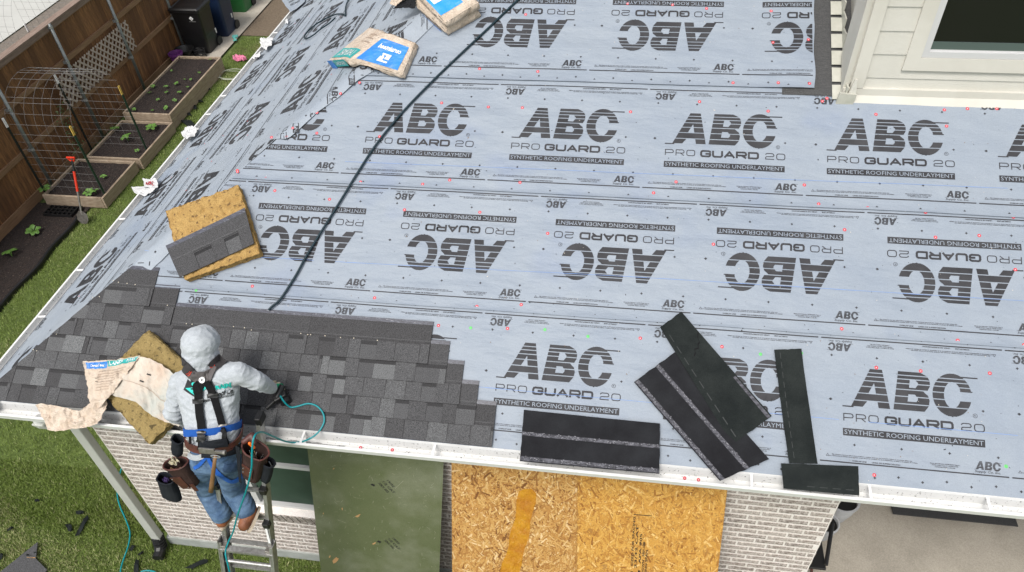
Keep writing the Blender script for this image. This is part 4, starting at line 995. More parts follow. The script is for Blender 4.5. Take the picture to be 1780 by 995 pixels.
for (x, y), z, r, lb in (((1230, 455), .32, .05, 'tiny yellowish seedling near the far right corner of the longest raised bed'), ((1300, 372), .32, .05, 'tiny seedling at the far board of the longest raised bed'), ((1062, 440), .32, .04, 'tiny seedling near the far left board of the longest raised bed'),
    ((1140, 495), .32, .05, 'left of the two far middle seedlings in the longest raised bed'), ((1180, 495), .32, .05, 'right of the two far middle seedlings in the longest raised bed'), ((1095, 522), .32, .07, 'broad pale seedling in the middle of the longest raised bed'), ((1025, 543), .32, .07, 'seedling left of the broad pale one in the longest raised bed'),
    ((1030, 575), .32, .06, 'seedling just in front of the left middle one in the longest raised bed'), ((1110, 578), .32, .08, 'large pale seedling right of centre in the longest raised bed'), ((1160, 543), .32, .05, 'slim seedling by the right board of the longest raised bed'), ((945, 540), .32, .08, 'leafy seedling at the left board of the longest raised bed'), ((925, 578), .32, .07, 'seedling in front of the leafy one at the left board of the longest bed'),
    ((978, 622), .32, .07, 'bright seedling in the near half of the longest raised bed'), ((1080, 625), .32, .06, 'seedling in the near right quarter of the longest raised bed'), ((1025, 670), .32, .07, 'seedling near the front board of the longest raised bed, middle'), ((940, 686), .32, .05, 'small seedling near the front board of the longest raised bed, left'), ((832, 683), .32, .08, 'pale plant at the front left corner of the longest raised bed'),
    ((940, 800), .2, .15, 'large leafy plant in the right half of the middle raised bed'), ((795, 868), .2, .17, 'large leafy plant in the left half of the middle raised bed'), ((850, 938), .2, .07, 'small plant near the front board of the middle raised bed'), ((712, 803), .2, .12, 'pale plant at the far left corner of the middle raised bed')):
    plant(*z1(x, y), z, r, lb)
z2 = lambda x, y: (x / 3.316, 230 + y / 3.316)
for (x, y), z, r, lb in (((270, 345), .2, .17, 'feathery plant in the front left corner of the nearest raised bed'), ((600, 263), .2, .08, 'two leaved seedling in the right of the nearest raised bed'), ((520, 358), .2, .13, 'low plant left of the shovel handle in the nearest raised bed'), ((555, 352), .2, .11, 'low plant at the front board of the nearest raised bed, right'),
    ((200, 580), .02, .15, 'bright leafy plant in the soil strip beside the seed tray'), ((70, 715), .02, .19, 'bright leafy plant in the soil strip nearest the camera')):
    plant(*z2(x, y), z, r, lb)
# climbing plant on the fence inside the arch
b = MB(); r = random.Random(3)
for k in range(230):
    zz = r.uniform(.25, 1.2); yy = 10.72 + r.gauss(0, .10) + (zz - .6) * .1; xx = -10.12 + r.uniform(0, .14); s = r.uniform(.012, .03); a = r.uniform(0, 6.3); d = Vector((math.cos(a) * .6, math.sin(a), r.uniform(-.6, .6))).normalized(); n = d.orthogonal().normalized()
    c = Vector((xx, yy, zz)); b.poly([c - d * s, c - n * s * .5, c + d * s, c + n * s * .5])
b2 = obj('climbing_plant', b, M('dull_leaf', (.05, .085, .025), .6), loc=(-10.05, 10.75, .2), label='thin climbing plant rising between the wire arch and the fence', cat='plant')

# ================================================================== WIRE ARCHES
def arch(label, xs0, xs1, ya, yb, zc, dz=1.0, rowspan=None, tips=None, stakes=True, loc=None):
    t = thing('wire_arch', label, 'trellis', loc or ((xs0 + xs1) / 2, (ya + yb) / 2, 0), 'arched wire garden trellises')
    R_ = (yb - ya) / 2; path = []
    z = .10
    while z < zc: path.append((ya, z)); z += .05
    n = 26
    for k in range(n + 1): a = math.pi * k / n; path.append(((ya + yb) / 2 - R_ * math.cos(a), zc + R_ * dz * math.sin(a)))
    z = zc
    while z > .1: path.append((yb, z)); z -= .05
    b = MB(); nx = 8
    for i in range(nx):
        x = xs0 + (xs1 - xs0) * i / (nx - 1); b.tube([Vector((x + .012 * math.sin(p[1] * 3 + i), p[0], p[1])) for p in path[::2]], .0022, 4, caps=False)
    # cross wires every .16 m along the path
    L = 0; nxt = 0
    for p, q in zip(path, path[1:]):
        if L >= nxt: b.tube([(xs0 - .01, p[0], p[1]), ((xs0 + xs1) / 2, p[0] + .004, p[1] - .004), (xs1 + .02, p[0], p[1])], .0022, 4, caps=False); nxt += .155
        L += math.hypot(q[0] - p[0], q[1] - p[1])
    obj('wire_mesh', b, m_wire, t, kind='stuff')
    for (x, y, h, tip) in ((xs0 + .02, ya - .03, 1.5, m_white), (xs0 + .02, yb - .03, 1.50, m_white), (xs1, ya - .03, 1.40, m_yel), (xs1, yb - .03, 1.32, m_yel)):
        b = MB(); b.bar((x, y, -.02), (x, y, h), .038, .012, up=(1, 0, 0)); b.bar((x, y + .011, -.02), (x, y + .011, h), .010, .022, up=(1, 0, 0))
        for k in range(int(h / .06)): b.box((x, y + .024, .05 + k * .06), (.014, .008, .012))
        s = obj('stake', b, m_stake if tip is m_yel else m_stakeb, t)
        b = MB(); b.bar((x, y, h + .001), (x, y, h + .17), .040, .014, up=(1, 0, 0)); b.bar((x, y + .012, h + .001), (x, y + .012, h + .17), .012, .024, up=(1, 0, 0)); obj('painted_tip', b, tip, s)
    return t
arch('arched wire trellis on four stakes over the nearest raised bed', -10.08, -8.90, 9.58, 11.05, 1.35)
arch('arched wire trellis partly seen beyond the fence top', -12.0, -10.9, 11.55, 13.05, 2.1)

# ================================================================== THINGS AT THE FAR END OF THE YARD
def cart(name, label, x0, x1, y0, y1, h, mat, loc, lid=True, grp='wheeled refuse bins on the concrete pad'):
    t = thing(name, label, 'bin', loc, grp); cx, cy = (x0 + x1) / 2, (y0 + y1) / 2
    def ring(k, z, bulge=0):
        hx, hy = (x1 - x0) / 2 * k, (y1 - y0) / 2 * k; pts = []
        for sx, sy, a0 in ((1, 1, 0), (-1, 1, 90), (-1, -1, 180), (1, -1, 270)):
            for a in (0, 30, 60, 90):
                an = math.radians(a0 + a); r_ = .05; pts.append(Vector((cx + sx * (hx - r_) + r_ * math.cos(an), cy + sy * (hy - r_) + r_ * math.sin(an), z)))
        return pts
    b = MB(); b.loft([ring(.78, .01), ring(.80, .06), ring(.86, .36), ring(.865, .40), ring(.88, .44), ring(.98, h - .05), ring(1.05, h - .04), ring(1.05, h)]); body = obj('body', b, mat, t, smooth=False)
    bevel(body, .006, 2)
    if lid:
        b = MB(); b.loft([ring(1.07, h + .004), ring(1.08, h + .03), ring(.98, h + .06), ring(.90, h + .065), ring(.88, h + .05), ring(.3, h + .055)]); ld = obj('lid', b, mat, t); bevel(ld, .005, 2)
        b = MB(); b.tube([(x0 + .08, y1 + .06, h - .02), (x1 - .08, y1 + .06, h - .02)], .014, 8); obj('handle', b, mat, t)
    for x in (x0 + .06, x1 - .06):
        b = MB(); b.tube([(x - .03, y1 - .04, .11), (x + .03, y1 - .04, .11)], .11, 18); obj('wheel', b, m_blackp, t)
    return t
bk = cart('wheeled_bin', 'large black wheeled bin with a small white diamond mark', -10.16, -9.48, 15.1, 15.72, 1.05, m_binb, (-9.8, 15.4, .03))
p = PY(332, 33, 15.10); b = MB(); s = .052; c = Vector((p.x, 15.105, p.z))
dm = [Vector((0, 0, s)), Vector((s, 0, 0)), Vector((0, 0, -s)), Vector((-s, 0, 0))]; b.poly([c + d for d in dm]); o = obj('diamond_mark', b, m_white, bk); 
b = MB(); c2 = c - Vector((0, .002, 0)); b.poly([c2 + Vector((-.022, 0, .016)), c2 + Vector((.004, 0, .004)), c2 + Vector((.022, 0, .018)), c2 + Vector((.004, 0, -.006))]); b.poly([c2 + Vector((-.014, 0, -.004)), c2 + Vector((.004, 0, -.012)), c2 + Vector((.012, 0, -.026)), c2 + Vector((-.010, 0, -.020))]); obj('diamond_mark', b, m_blackp, bk)
b = MB(); b.poly([c + Vector((-.07, 0, -.075)), c + Vector((.09, 0, -.075)), c + Vector((.09, 0, -.066)), c + Vector((-.07, 0, -.066))]); obj('lettering_line', b, M('grey_print', (.3, .3, .3), .5), bk)
b = MB(); p = PX(376, 53, -9.50); b.box((-9.512, p.y, p.z), (.012, .035, .11)); obj('white_mark', b, m_white, bk)
nv = cart('wheeled_bin', 'navy blue wheeled bin behind the black one', -10.1, -9.42, 15.98, 16.6, 1.05, m_binn, (-9.8, 16.3, .03))
b = MB(); p = PX(403, 27, -9.45); b.box((-9.455, p.y, p.z), (.012, .035, .10)); obj('white_mark', b, m_white, nv)
cart('wheeled_bin', 'green bin at the far end of the concrete pad', -10.2, -9.55, 17.35, 17.95, 1.0, m_bing, (-9.9, 17.6, .03))
pt = thing('purple_pot', 'purple plastic flower pot between the fence and the longest raised bed', 'flower pot', (-10.05, 14.62, 0)); b = MB(); b.lathe((-10.05, 14.62, .012), [(.10, 0), (.145, .26), (.160, .262), (.160, .30), (.148, .30), (.138, .25), (.10, .03), (.001, .03)], 24); obj('pot', b, m_purple, pt, smooth=False)
b = MB(); b.lathe((-10.05, 14.62, .20), [(.133, 0), (.001, .004)], 20, caps=False); obj('soil', b, m_soil, pt)
b = MB(); pr = [(.10, 0), (.24, .13), (.26, .13), (.26, .15), (.23, .15), (.12, .02), (.001, .02)]
rings = [[Vector((-10.03 + math.cos(2 * math.pi * k / 24) * r_ * .9, 14.97 + math.sin(2 * math.pi * k / 24) * r_ * .8, .05 + z * 1.3)) for k in range(24)] for r_, z in pr]; b.loft(rings); obj('black_tub', b, m_blackp, loc=(-10.03, 14.97, 0), label='shallow black plastic tub beside the purple pot', cat='tub')
b = MB(); P = []
for k in range(110): a = k * .35; P.append((-9.72 + math.cos(a) * (.14 + .012 * math.sin(k)), 15.02 + math.sin(a) * .09, .05 + .0016 * k + .01 * math.sin(k * 1.3)))
b.tube(P, .010, 6); obj('coiled_cable', b, m_blackp, loc=(-9.72, 15.02, .03), label='coil of black cable against the foot of the black bin', cat='cable')
def crumple(name, label, cat, c, sx, sy, h, mat, seed, rotz=0, parent=None, n=14):
    b = MB(); R_ = Matrix.Rotation(rotz, 3, 'Z'); c = Vector(c)
    def f(u, v):
        x, y = (u - .5) * 2, (v - .5) * 2; e = .72 + .45 * noise.noise(Vector((x * 1.5 + seed, y * 1.5, 0)))
        z = h * (.55 + 1.1 * noise.noise(Vector((x * 2.2, y * 2.2, seed + 3))) + .5 * abs(noise.noise(Vector((x * 5, y * 5, seed)))))
        return c + R_ @ Vector((x * sx * e, y * sy * e, max(.004, z)))
    b.grid(f, n, n); o = obj(name, b, mat, parent, loc=None if parent else c, label=None if parent else label, cat=None if parent else cat); sm = o.modifiers.new('thick', 'SOLIDIFY'); sm.thickness = .003
    return o
crumple('pink_cloth', 'crumpled pink cloth lying on the grass beside the longest raised bed', 'cloth', (-8.72, 14.95, .0), .17, .13, .10, m_pink, 2)
m = MB(); p = GZ(408, 68, .04); m.box((p.x, p.y, .05), (.05, .16, .03), Matrix.Rotation(.6, 3, 'Z')); m.box((p.x - .03, p.y + .10, .06), (.13, .09, .04), Matrix.Rotation(.3, 3, 'Z')); m.box((p.x + .05, p.y - .09, .05), (.09, .03, .03), Matrix.Rotation(.6, 3, 'Z')); bevel(obj('toy_scoop', m, m_mint, loc=(p.x, p.y, .03), label='small mint green plastic scoop on the edge of the concrete pad', cat='toy'), .01)
m = MB(); P = []
for k in range(70): a = k * .27; r_ = .30 + .05 * math.sin(k * .4); P.append((-8.62 + math.cos(a) * r_, 14.2 + math.sin(a) * r_ * .7, .03 + .03 * abs(math.sin(k * .21))))
m.tube(P, .006, 5); obj('clear_tubing', m, M('pale_tubing', (.42, .45, .36), .4), loc=(-8.6, 14.2, 0), label='loose loops of pale thin tubing on the grass by the longest raised bed', cat='tubing')
# edging tool
sh_ = thing('edging_spade', 'half moon edging spade with a red shaft leaning on the wire arch', 'garden tool', (-9.05, 9.03, 0))
a_, b_ = Vector((-9.04, 9.02, .16)), Vector((-9.06, 9.42, 1.00)); dr = (b_ - a_).normalized()
m = MB(); m.tube([a_, a_ + dr * .42], .017, 10); obj('shaft', m, m_steel, sh_); m = MB(); m.tube([a_ + dr * .40, a_ + dr * .74], .021, 10); obj('red_sleeve', m, m_redp, sh_); m = MB(); m.tube([a_ + dr * .74, a_ + dr * .92], .018, 10); obj('shaft', m, m_blackp, sh_)
top = a_ + dr * .93; m = MB(); m.tube([top + Vector((-.065, 0, .04)), top + Vector((-.03, 0, -.02)), top + Vector((.03, 0, -.02)), top + Vector((.065, 0, .04))], .014, 8); m.tube([top + Vector((-.075, 0, .045)), top + Vector((.075, 0, .045))], .017, 8); obj('grip', m, m_redp, sh_)
m = MB(); P = [a_ + Vector((-.10, 0, .0)), a_ + Vector((-.03, .01, .06)), a_ + Vector((.03, .01, .06)), a_ + Vector((.10, 0, .0)), a_ + Vector((.10, -.03, -.09)), a_ + Vector((.05, -.05, -.155)), a_ + Vector((-.05, -.05, -.155)), a_ + Vector((-.10, -.03, -.09))]; m.prism(P, (0, .006, .002)); obj('blade', m, m_steel, sh_)
# seed tray
m = MB(); x0, x1, y0, y1 = -9.86, -9.34, 9.10, 9.34
for i in range(7): m.box((x0 + (x1 - x0) * i / 6, (y0 + y1) / 2, .045), (.012, y1 - y0, .05))
for j in range(4): m.box(((x0 + x1) / 2, y0 + (y1 - y0) * j / 3, .0462), (x1 - x0 + .02, .012, .05))
m.box(((x0 + x1) / 2, (y0 + y1) / 2, .022), (x1 - x0 - .02, y1 - y0 - .02, .006)); obj('seed_tray', m, m_blackp, loc=(-9.6, 9.22, .012), label='black plastic seed tray with square cells on the soil', cat='tray')
m = MB(); P = catmull([(-9.30, 9.36, .05), (-9.17, 8.9, .055), (-9.20, 8.3, .05), (-9.13, 7.8, .06), (-9.19, 7.2, .05), (-9.16, 6.4, .055), (-9.2, 5.4, .05), (-9.18, 4.2, .05)], 6); m.tube(P, .026, 8); 
for a, c in zip(P, P[1:]): m.hexa([a + Vector((.01, 0, -.07)), a + Vector((.02, 0, -.07)), c + Vector((.02, 0, -.07)), c + Vector((.01, 0, -.07))], [a + Vector((.01, 0, 0)), a + Vector((.02, 0, 0)), c + Vector((.02, 0, 0)), c + Vector((.01, 0, 0))])
obj('lawn_edging', m, m_blackp, loc=(-9.18, 7, 0), label='black plastic edging between the soil strip and the lawn', cat='edging')
# torn shingle scraps
def scrap(px, py, s, seed, label, asp=.45, z=.03, mat=None, rot=None):
    r = random.Random(seed); c = GZ(px, py, z); m = MB(); n = 9; th = r.uniform(0, 3.1) if rot is None else rot; pts = []
    for k in range(n):
        a = 2 * math.pi * k / n; rr = s * r.uniform(.6, 1.05); x, y = rr * math.cos(a), rr * asp * math.sin(a); pts.append(c + Vector((x * math.cos(th) - y * math.sin(th), x * math.sin(th) + y * math.cos(th), .012 * math.sin(k * 2.1))))
    m.prism(pts, (0, 0, .006)); o = obj('shingle_scrap', m, mat or m_back2, loc=c, label=label, cat='roofing scrap', group='torn shingle scraps on the grass')
z7 = lambda x, y: (x / 3.3725, 700 + y / 3.3725)
for x, y, s, lb, asp in ((215, 573, .035, 'tiny dark scrap alone in the middle of the lawn', .7), (470, 645, .06, 'small upright dark scrap above the long torn pieces on the lawn', .5), (408, 735, .085, 'narrow forked scrap left of the longest torn piece on the lawn', .4), (483, 722, .14, 'longest torn dark scrap on the lawn, pointing right', .3),
    (180, 892, .07, 'dark sliver beside a strip of pale wood at the lower left', .35), (775, 853, .055, 'small dark scrap touching the teal hose on the lawn', .5), (825, 885, .035, 'tiny dark scrap right of the teal hose', .5), (800, 970, .11, 'long dark scrap at the bottom edge between hose and downspout', .35), (1155, 950, .13, 'dark pointed scrap at the bottom edge below the foundation', .3), (60, 740, .04, 'faint scrap nearest the left edge of the lawn', .5), (895, 775, .04, 'small scrap beside the lower downspout', .6), (5, 905, .05, 'dark scrap cut by the left edge of the photo', .5)):
    scrap(*z7(x, y), s, int(x), lb, asp)
scrap(*z7(185, 912), .06, 5, 'thin strip of pale torn wood lying on the lawn', .12, mat=m_tan, rot=.05)
for x, y, s, lb in ((1280, 548, .13, 'dark scrap standing against the long side of the longest raised bed'), (1235, 625, .10, 'dark scrap farthest along the lawn strip'), (1205, 665, .13, 'dark scrap in the middle of the row beside the longest bed'), (1165, 705, .12, 'crumpled dark scrap near the corner of the longest bed'), (1165, 762, .30, 'largest flat dark scrap lying between bed and gutter')):
    scrap(*z1(x, y), s, int(x), lb, .32)
m = MB(); c = GZ(46, 985, .03); u = Vector((.25, -.05, 0)); v = Vector((.06, .2, 0)); pts = [c - u * .9 - v, c + u * 1.1 - v * 1.2, c + u + v * .2, c + u * .1 + v * .5, c - u * .5 + v * 1.3]; m.prism(pts, (0, 0, .006)); obj('shingle_scrap', m, m_shingle, loc=c, label='large grey granule faced shingle piece at the bottom left corner', cat='roofing scrap', group='torn shingle scraps on the grass')

# ================================================================== PATIO THINGS
m = MB(); m.box((3.82, 5.19, .108), (1.27, .74, .014)); bevel(obj('door_mat', m, m_mat, loc=(3.8, 5.2, .1), label='dark rectangular door mat on the patio under the gutter', cat='mat'), .004)
def pot(label, px, py, zrim, r, h, mat, soilm, stripes=False):
    p = GZ(px, py, zrim); z0 = zrim - h
    t = thing('plant_pot', label, 'flower pot', (p.x, p.y, z0), 'pots beside the patio pillar')
    m = MB(); m.lathe((p.x, p.y, z0), [(r * .62, 0), (r * .9, h * .55), (r, h * .93), (r * 1.06, h * .94), (r * 1.06, h), (r * .93, h), (r * .8, h * .6), (.001, h * .55)], 28); obj('pot', m, mat, t)
    m = MB(); m.lathe((p.x, p.y, z0 + h * .86), [(r * .90, 0), (.001, .004)], 24, caps=False); obj('soil', m, soilm, t)
    return t
pw = M('grey_white_pot', (.48, .49, .50), .5, var=(.36, .37, .38), vscale=6)
pot('large grey white pot half hidden under the gutter', 1466, 866, .46, .165, .34, pw, m_blackp)
pot('pale pot with dark inside, next to the brick pillar edge', 1438, 908, .42, .12, .26, pw, m_blackp)
ch = thing('folding_chair', 'dark folding chair mostly hidden behind the brick pillar', 'chair', (2.12, 4.1, .1))
for nm_, a, c, r_, mt in (('leg', (2.22, 4.02, .1), (2.12, 4.22, .75), .014, m_leather), ('leg', (2.08, 3.9, .1), (2.2, 4.3, .62), .014, m_leather), ('armrest', (2.22, 3.86, .62), (2.34, 4.30, .66), .020, m_blackp), ('leg', (2.02, 3.80, .1), (2.42, 3.60, .12), .018, m_blackp)):
    m = MB(); m.tube([a, c], r_, 8); obj(nm_, m, mt, ch)
m = MB(); m.box((2.17, 4.08, .50), (.16, .42, .03)); bevel(obj('seat', m, m_blackp, ch), .006)

# ================================================================== LOOSE SHINGLES, BUNDLES, WRAPPERS ON THE ROOF
def bil(c, a, b): return tuple((c[3][i] * (1 - a) + c[2][i] * a) * (1 - b) + (c[0][i] * (1 - a) + c[1][i] * a) * b for i in range(len(c[0])))
# corners given TL, TR, BR, BL as (u, s, n)
def loose(name, label, C, mat, seed, flecks=(), dashes=(), curl=.010, grp='loose shingles waiting on the underlayment', notch=()):
    r = random.Random(seed)
    def F(a, b, dn=0.0):
        u, s, n = bil(C, a, b); return RF(u, s, n + dn + curl * noise.noise(Vector((a * 2.3 + seed, b * 1.7, 0))) + curl * .8 * (abs(a - .5) * 2) ** 3)
    m = MB(); n1, n2 = 26, 8
    def e(k, q): return .006 * noise.noise(Vector((k * 9, q, seed)))
    G = lambda a, b, dn: F(a + (e(b, 1) if a in (0, 1) else 0), b + (e(a, 2) if b in (0, 1) else 0), dn)
    m.grid(lambda a, b: G(a, b, .004), n1, n2); m.grid(lambda a, b: G(1 - a, b, 0), n1, n2)
    for k in range(n1):
        a, c = k / n1, (k + 1) / n1
        m.poly([G(a, 0, 0), G(c, 0, 0), G(c, 0, .004), G(a, 0, .004)]); m.poly([G(c, 1, 0), G(a, 1, 0), G(a, 1, .004), G(c, 1, .004)])
    for k in range(n2):
        a, c = k / n2, (k + 1) / n2
        m.poly([G(0, c, 0), G(0, a, 0), G(0, a, .004), G(0, c, .004)]); m.poly([G(1, a, 0), G(1, c, 0), G(1, c, .004), G(1, a, .004)])
    base = RF(*bil(C, .5, .5)); t = thing('loose_shingle', label, 'shingle', base, grp)
    obj('shingle_sheet', m, mat, t, smooth=False)
    for b0, b1 in flecks:
        m = MB(); m.grid(lambda a, b: F(a, b0 + (b1 - b0) * b + .003 * noise.noise(Vector((a * 30, b, seed))), .0052), 40, 2); obj('adhesive_strip', m, m_fleck, t)
        m = MB()
        for _ in range(130):
            a = r.random() * .985; b = b0 + (b1 - b0) * min(1, max(0, r.gauss(.5, .26))); l = r.uniform(.002, .011); w = r.uniform(.006, .02) * .7; sk = r.uniform(-.01, .01)
            m.poly([F(a, b, .0059), F(a + l, b + sk * .3, .0059), F(a + l, b + w + sk * .3, .0059), F(a, b + w, .0059)])
        obj('adhesive_flecks', m, m_white if False else M_FLK, t, kind='stuff')
    for b0, a0, a1, nn in dashes:
        for k in range(nn):
            a = a0 + (a1 - a0) * (k + .1) / nn; l = (a1 - a0) / nn * .62; m = MB(); m.poly([F(a, b0 - .010, .0054), F(a + l, b0 - .010, .0054), F(a + l, b0 + .012, .0054), F(a, b0 + .012, .0054)]); obj('adhesive_dash', m, M_DASH, t)
    return t, F
M_FLK = M('fleck_white', (.20, .20, .22), .6); M_DASH = M('dash_grey', (.034, .038, .038), .8)
loose('loose_shingle', 'black backed shingle with two flecked glue lines, lying level over the gutter edge', [(-.597, .282, .026), (.392, .269, .026), (.400, -.086, .075), (-.586, -.092, .075)], m_back, 1, flecks=((.02, .10), (.50, .57)))
loose('loose_shingle', 'black backed shingle lying slantwise beneath another, its lower corner over the gutter', [(.476, .80, .026), (1.148, .088, .045), (.814, -.094, .075), (.191, .553, .026)], m_back, 2, flecks=((.02, .10), (.52, .60)))
tt, Fw = loose('loose_shingle', 'cracked dark grey shingle lying slantwise on top of a black one', [(.509, 1.108, .040), (1.167, .39, .040), (.897, .167, .044), (.358, .977, .040)], m_back2, 3, dashes=((.14, .08, 1.0, 9),), curl=.006)
m = MB(); P = [(.20, .98), (.23, .86), (.27, .80), (.275, .72), (.30, .66), (.29, .55), (.315, .50), (.33, .42)]
for (a, b), (c, d) in zip(P, P[1:]): m.poly([Fw(a - .006, b, .0055), Fw(a + .004, b, .0055), Fw(c + .004, d, .0055), Fw(c - .006, d, .0055)])
obj('crack', m, m_web, tt)
m = MB(); m.grid(lambda a, b: Fw(.62 + .38 * a, .90 + .07 * b, .0056), 12, 1); obj('adhesive_strip', m, m_fleck, tt)
loose('loose_shingle', 'narrow dark strip shingle lying up the slope, nearly upright in the photo', [(1.182, .873, .026), (1.287, .074, .026), (1.476, .088, .028), (1.372, .896, .026)][0:1] + [(1.287, .074, .030), (1.476, .088, .030), (1.372, .896, .026)], m_back2, 4, dashes=((.80, .02, .98, 11),))
loose('loose_shingle', 'short dark strip shingle across the foot of the upright one, over the gutter', [(1.229, .068, .045), (1.740, .097, .045), (1.731, -.100, .075), (1.238, -.103, .075)], m_back2, 5, dashes=((.16, .30, .98, 4),))

def slab(name, label, C, th, mat, seed, cat='bundle', amp=.010, parent=None):
    """rough block: C = 4 top corners (u,s,n) TL,TR,BR,BL"""
    m = MB(); N = 46
    def P(a, b, c):      # a,b in 0..1, c 0 bottom 1 top
        ea = a + .018 * noise.noise(Vector((b * 11, c * 3, seed))) * (1 if a in (0, 1) else 0); eb = b + .018 * noise.noise(Vector((a * 11, c * 3, seed + 5))) * (1 if b in (0, 1) else 0)
        u, s, n = bil(C, ea, eb); n = n - th * (1 - c)
        q = RF(u, s, n); d = noise.noise(q * 16) * amp * .7 + noise.noise(q * 42) * amp * .6
        pit = noise.noise(q * 30 + Vector((seed, 0, 0))); d -= max(0, pit - .20) * amp * 4.5
        edge = min(a, 1 - a, b, 1 - b); 
        if c > .99: d -= .014 * max(0, 1 - edge / .03) ** 2 
        return q + NF * d * (1 if c > .5 else .2)
    m.grid(lambda a, b: P(a, b, 1), N, N)
    for s_ in range(4):
        def f(a, c, s_=s_):
            if s_ == 0: x, y = a, 0.0
            elif s_ == 1: x, y = 1.0, a
            elif s_ == 2: x, y = 1 - a, 1.0
            else: x, y = 0.0, 1 - a
            q = P(x, y, c); u, s, n = bil(C, .5, .5); ctr = RF(u, s, n); d = (q - ctr); d = d - NF * d.dot(NF); d.normalize()
            lay_ = .004 * math.sin(c * 30) + .005 * noise.noise(q * 30)
            return q + (d * lay_ if 0.02 < c < .98 else Vector((0, 0, 0)))
        m.grid(f, N, 10)
    ctr = RF(*bil(C, .5, .5)[:2], 0)
    if parent: return obj(name, m, mat, parent, smooth=True)
    t = thing(name, label, cat, ctr); obj('rough_block', m, mat, t, smooth=True); return t
b1 = slab('shingle_bundle', 'ochre yellow rough backed shingle bundle with one grey shingle lying on top', [(-3.744, 1.659, .10), (-3.157, 1.919, .10), (-2.851, 1.34, .10), (-3.44, 1.08, .10)], .085, m_ochre, 3)
b2 = slab('shingle_bundle', 'olive yellow rough bundle under torn paper, overhanging the gutter beside the worker', [(-3.966, .175, .125), (-3.633, .637, .125), (-3.033, .249, .125), (-3.401, -.231, .125)], .085, m_olive, 8)
# grey shingle on the ochre bundle
C = [(-3.651, 1.345, .116), (-3.042, 1.714, .116), (-2.895, 1.411, .116), (-3.465, 1.085, .116)]
F = lambda a, b, dn=0.0: RF(*(lambda q: (q[0], q[1], q[2] + dn + .004 * (2 * abs(a - .5)) ** 3))(bil(C, a, b)))
t = thing('loose_shingle', 'grey granule shingle with two cut out tabs, lying on the ochre bundle', 'shingle', RF(-3.26, 1.4, .1))
m = MB()
def quad(a0, b0, a1, b1, dn, mt=0, tone=.35, n=6):
    for k in range(n): m.poly([F(a0 + (a1 - a0) * k / n, b0, dn), F(a0 + (a1 - a0) * (k + 1) / n, b0, dn), F(a0 + (a1 - a0) * (k + 1) / n, b1, dn), F(a0 + (a1 - a0) * k / n, b1, dn)], mt, tone)
quad(0, 0, 1, 1, -.0030, 0, .1); quad(0, .89, 1, 1, .0012, 1, 0); quad(0, .50, 1, .89, .001, 0, .38); quad(0, .535, 1, .55, .0016, 0, .75); quad(0, .47, 1, .48, .0016, 0, .8)
for a0, a1, dn, tn in ((0, .27, .003, .38), (.27, .49, .0002, .42), (.49, .66, .003, .36), (.66, .845, .0002, .70), (.845, 1, .003, .36)):
    quad(a0 + .002, 0.0, a1 - .002, .50 if dn > .001 else .38, dn, 0, tn, 3)
    if dn < .001: quad(a0 + .002, .38, a1 - .002, .50, dn + .0003, 0, .10, 3)  # shade under the upper edge of each cutout, painted as a dark band
for k in range(6):
    a = k / 6; m.poly([F(a, 0, -.003), F(a + 1 / 6, 0, -.003), F(a + 1 / 6, 0, .003), F(a, 0, .003)], 0, .1)
m.poly([F(1, 0, -.003), F(1, 1, -.003), F(1, 1, .001), F(1, 0, .003)], 0, .1); m.poly([F(0, 0, -.003), F(0, 0, .003), F(0, 1, .001), F(0, 1, -.003)], 0, .1)
obj('shingle_sheet', m, [m_shingle, m_seal], t)

def spaper(A, B, nu, nv, amp, seed, fscale=9, bulge=0):
    """crumpled paper between two polylines A and B of (px,py,n)"""
    a3 = [RP(x, y, n) for x, y, n in A]; b3 = [RP(x, y, n) for x, y, n in B]
    def samp(P, t):
        L = [0]
        for p, q in zip(P, P[1:]): L.append(L[-1] + (q - p).length)
        d = t * L[-1]
        for k in range(len(P) - 1):
            if d <= L[k + 1] + 1e-9: return P[k].lerp(P[k + 1], (d - L[k]) / max(1e-9, L[k + 1] - L[k]))
        return P[-1]
    def f(a, b, dn=0.0):
        p = samp(a3, a).lerp(samp(b3, a), b)
        r1 = 1 - abs(noise.noise(p * fscale + Vector((seed, 0, 0)))) * 2; r2 = 1 - abs(noise.noise(Vector((p.x * fscale * 2.3 + p.y * 9, p.y * 5, seed)))) * 2
        d = amp * (r1 * .8 + r2 * .5) + amp * noise.noise(p * 30) * .3 + bulge * math.sin(math.pi * b)
        return p + NF * (d + dn) + Vector((.012 * noise.noise(Vector((a * 14, b * 14, seed))), .012 * noise.noise(Vector((a * 14, b * 14, seed + 9))), 0)) * (1 if (a < .03 or a > .97 or b < .03 or b > .97) else .4)
    m = MB(); m.grid(f, nu, nv); return m, f
wrp = thing('torn_wrapper', 'torn kraft paper wrapper with a blue and teal label, spread over the olive bundle', 'wrapper', RP(200, 680, .02))
mA, fA = spaper([(147, 629, .13), (175, 628, .15), (205, 626, .17), (246, 619, .18)], [(158, 704, .09), (166, 712, .12), (178, 708, .16), (192, 690, .165)], 30, 26, .019, 1, 11)
